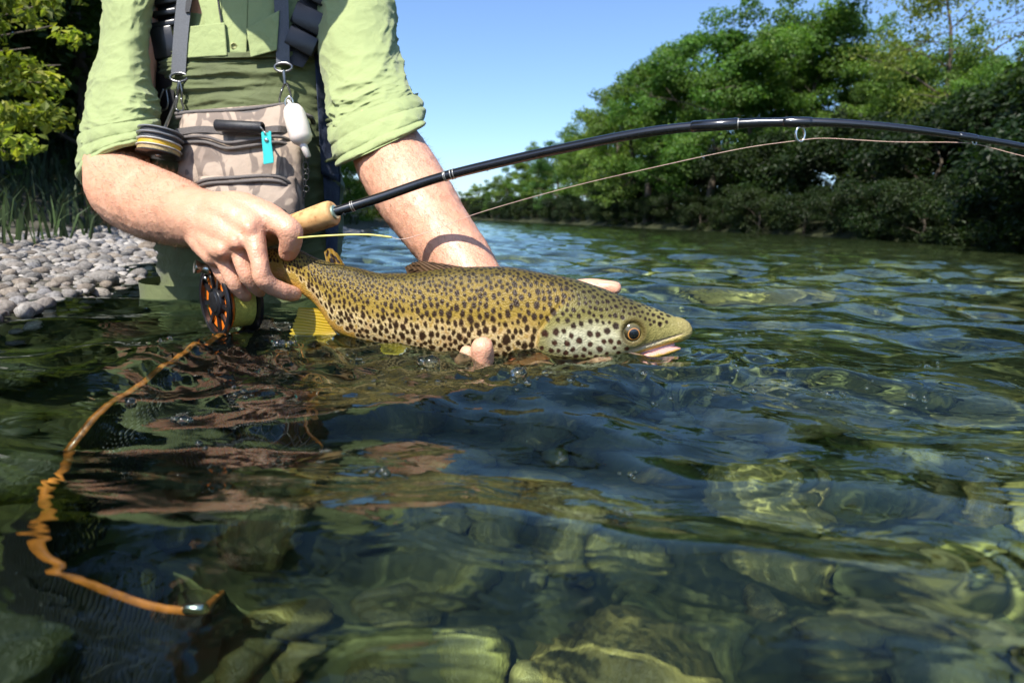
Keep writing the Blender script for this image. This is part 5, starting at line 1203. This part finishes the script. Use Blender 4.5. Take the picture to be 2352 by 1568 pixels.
for k in range(9):                                              # ported spokes: dark arms, orange webs behind
    a = 2 * math.pi * k / 9
    c = [rv(a - .07, RR * .88, .0008), rv(a + .07, RR * .88, .0008), rv(a + .14, RR * .40, .0012), rv(a - .14, RR * .40, .0012)]; c2 = [q - Ax * .003 for q in c]
    MB().add(c + c2, [[0, 1, 2, 3], [7, 6, 5, 4], [0, 4, 5, 1], [1, 5, 6, 2], [2, 6, 7, 3], [3, 7, 4, 0]]).build('spoke', M_BUCKLE, reel, smooth=False)
    a2 = a + math.pi / 9
    c = [rv(a2 - .25, RR * .86, -.0022), rv(a2 + .25, RR * .86, -.0022), rv(a2 + .20, RR * .46, -.0022), rv(a2 - .20, RR * .46, -.0022)]; c2 = [q - Ax * .002 for q in c]
    MB().add(c + c2, [[0, 1, 2, 3], [7, 6, 5, 4], [0, 4, 5, 1], [1, 5, 6, 2], [2, 6, 7, 3], [3, 7, 4, 0]]).build('spool_web', M_ORG, reel, smooth=False)
MB().lathe(rc0, Ax, [(-.004, RR * .42), (.0015, RR * .42), (.003, RR * .40), (.0045, RR * .30), (.005, RR * .29), (.0055, .003)], 40).build('hub', M_BUCKLE, reel, sharp=40)
MB().lathe(rc0 - Ax * .034, Ax, [(0, RR * .80), (.026, RR * .80)], 56).build('wound_line', M_LINE, reel, sharp=40)
MB().lathe(rc0 - Ax * .040, Ax, [(0, RR * .96), (.0005, RR * .99), (.004, RR * .99), (.0048, RR * .96)], 56).build('back_plate', M_BUCKLE, reel, sharp=40)
for a in (-.35, .35, math.pi): MB().tube([rv(a, RR * .99, -.038), rv(a, RR * .99, .0)], .0022, 8).build('frame_post', M_BUCKLE, reel)
hk = rv(-.62, RR * .86, .002); hk = P(487, 616, .752)
MB().lathe(rv(.35, RR * .80, .002), hk - rv(.35, RR * .80, .002), [(0, .003), (.004, .003)], 12).build('handle_stud', M_CHROME, reel)
kd = (P(446, 612, .742) - P(482, 618, .752)); MB().lathe(P(482, 618, .752), kd, [(-.002, .004), (0, .0062), (.004, .0068), (.006, .0056), (kd.length * .6, .0056), (kd.length * .8, .0078), (kd.length * .98, .0078), (kd.length, .006)], 24).build('handle_knob', M_CHROME, reel, sharp=50)
MB().tube([rv(0, RR * .98, -.018), rv(0, RR * 1.15, -.018), ga + gd * .86], [.005, .006, .007], 10).build('reel_foot', M_BUCKLE, reel)

# fly line and leader
M_FLYL = mat('yellow fly line', (.66, .58, .14), .4, .08, 60, 0); M_LEAD = mat('pinkish leader', (.62, .42, .34), .3, .05, 60, 0)
fl = empty('fishing_line', P(690, 546, .72)); tag(fl, 'thin yellow fly line and pale leader running from the hand through the rod guides', 'line')
MB().tube([P(640, 552, .75), P(690, 546, .715), P(760, 541, .715), P(840, 539, .715), P(900, 545, .715)], .0011, 8, 60).build('fly_line', M_FLYL, fl)
lp = [(898, 544, .715), (925, 549, .715), (985, 532, .715), (1100, 489, .708), (1300, 432, .690), (1500, 385, .660), (1700, 342, .632), (1838, 322, .610)]
MB().tube([P(*q) for q in lp], .00030, 6, 120).build('leader', M_LEAD, fl)
lp = [(1838, 322, .610), (1900, 318, .603), (2050, 326, .588), (2180, 327, .581), (2238, 331, .579), (2290, 343, .577), (2352, 359, .576), (2560, 405, .58), (2800, 478, .60), (3050, 585, .63)]
MB().tube([P(*q) for q in lp], .00030, 6, 120).build('leader', M_LEAD, fl)

# landing net: wooden hoop slanting down into the water, dark net bag
M_WOOD = mat('orange varnished wood', (.50, .165, .030), .35, .35, 60, .1, coat=.6)
M_NET = mat('dark rubber net', (.010, .011, .012), .5, .3, 60, .1)
net = empty('landing_net', P(560, 780, .78)); tag(net, 'orange wooden landing net hoop with dark netting slanting down under the water', 'landing net')
hp = [P(606, 742, .86), P(570, 756, .81), G(490, 786, .004), G(400, 836, .001), GW(300, 892, -.010), GW(215, 950, -.030), GW(150, 1015, -.055), GW(108, 1085, -.085), GW(84, 1170, -.115), GW(112, 1240, -.140), GW(180, 1305, -.160), GW(290, 1345, -.178), GW(400, 1368, -.190), GW(470, 1372, -.196)]
hop = MB(); hop.tube(hp, [.0036] * len(hp), 14, 160, flat=(1.0, .62)); hoop = hop.build('hoop', M_WOOD, net)
hp2 = [GW(470, 1372, -.196), GW(492, 1330, -.25), GW(560, 1260, -.32), GW(640, 1180, -.35), GW(700, 1110, -.35), GW(750, 1030, -.31), GW(750, 940, -.20), Vector(P(660, 800, .83)) - Vector((0, 0, .05)), P(606, 744, .87)]
MB().tube(hp2, [.0034] * len(hp2), 14, 120, flat=(1.0, .62)).build('hoop', M_WOOD, net)
MB().lathe(GW(440, 1362, -.190), Vector((1, .1, .1)), [(-.006, .0046), (-.004, .0056), (.008, .0056), (.010, .004)], 16).build('handle_joint', M_CHROME, net)
# net bag: open mesh of cords hanging from the hoop
NR = 110; Lft = cr([list(q) for q in hp[2:]], NR); Rgt = cr([list(q) for q in hp2[::-1]], NR)
nb_ = MB(); gn = 46; Gd = np.zeros((NR, gn, 3))
for i in range(NR):
    for j in range(gn):
        w = j / (gn - 1); p = Lft[i] * (1 - w) + Rgt[i] * w; sag = math.sin(w * math.pi) ** .8 * math.sin(i / (NR - 1) * math.pi) ** .7
        Gd[i, j] = p + np.array((-.05 * sag, -.12 * sag, -.24 * sag))
        Gd[i, j, 2] = max(Gd[i, j, 2], -.40)
for i in range(0, NR): nb_.tube(Gd[i], .0020, 4, 46, caps=False)
for j in range(0, gn): nb_.tube(Gd[:, j], .0020, 4, 110, caps=False)
nb_.build('net_bag', M_NET, net)
for o in [o for o in bpy.data.objects if o.parent in (net, rod, reel)]: o.cycles.is_caustics_receiver = True
# ================================================================== bubbles and drops
M_BUB, t, out = nodes('water bubble'); L = t.links
g = nn(t, 'ShaderNodeBsdfGlass', Roughness=0.15, IOR=1.4); L.new(g.outputs[0], out.inputs[0])
rb = np.random.RandomState(21); bv, bf = [], []; nb0 = 0
bm = bmesh.new(); bmesh.ops.create_icosphere(bm, subdivisions=3, radius=1.0); bco = np.array([v.co[:] for v in bm.verts]); bm.verts.index_update(); bfa = np.array([[v.index for v in f.verts] for f in bm.faces]); bm.free()
spots = [(1680, 772, 3), (1730, 764, 2.4), (1900, 905, 3.2), (1935, 903, 2.6), (2095, 912, 3.6), (2125, 918, 2.6), (2130, 840, 2.4), (1475, 888, 3.4), (1500, 930, 2.6), (1540, 918, 2.2), (1290, 1035, 3), (1428, 1165, 3), (1450, 1075, 2.2),
         (300, 920, 4), (420, 945, 4.6), (455, 990, 3), (990, 834, 9), (1005, 890, 3), (1050, 850, 3.4), (1190, 884, 7), (1250, 885, 3), (1210, 905, 3), (2270, 1050, 2.4), (372, 797, 3.4), (390, 790, 2.6), (640, 800, 6), (665, 806, 3.6), (820, 825, 3.4), (860, 870, 2.6), (1690, 880, 2.4), (1730, 905, 2.8), (1990, 900, 2.4), (1640, 905, 2.6), (1310, 905, 2.6), (880, 1060, 4), (560, 905, 3), (1700, 905, 2)]
for (px, py, r) in spots:
    for q in range(rb.randint(2, 6)):
        g0 = G(px + rb.uniform(-26, 26) * (q > 0), py + rb.uniform(-10, 10) * (q > 0)); rr = r * .00125 * rb.uniform(.5, 1.0) * (1 if q == 0 else .55)
        z = float(water_z(np.array(g0.x), np.array(g0.y))); bv.append(bco * rr * np.array((1, 1, .75)) + np.array((g0.x, g0.y, z + rr * .2))); bf.append(bfa + nb0); nb0 += len(bco)
o = mk('bubbles', np.vstack(bv), np.vstack(bf), M_BUB); tag(o, 'clear bubbles and drops on the water round the fish', 'bubbles', kind='stuff')
# drops hanging from the rod
for (px, py, Yv, r) in ((790, 491, .773, .0022), (1043, 409, .766, .0014), (1120, 392, .752, .0012)):
    MB().lathe(P(px, py, Yv), (0, 0, -1), [(-r * 1.3, r * .2), (-r * .6, r * .6), (0, r), (r * .7, r * .7), (r, r * .1)], 14).build('water_drop', M_BUB, rod)
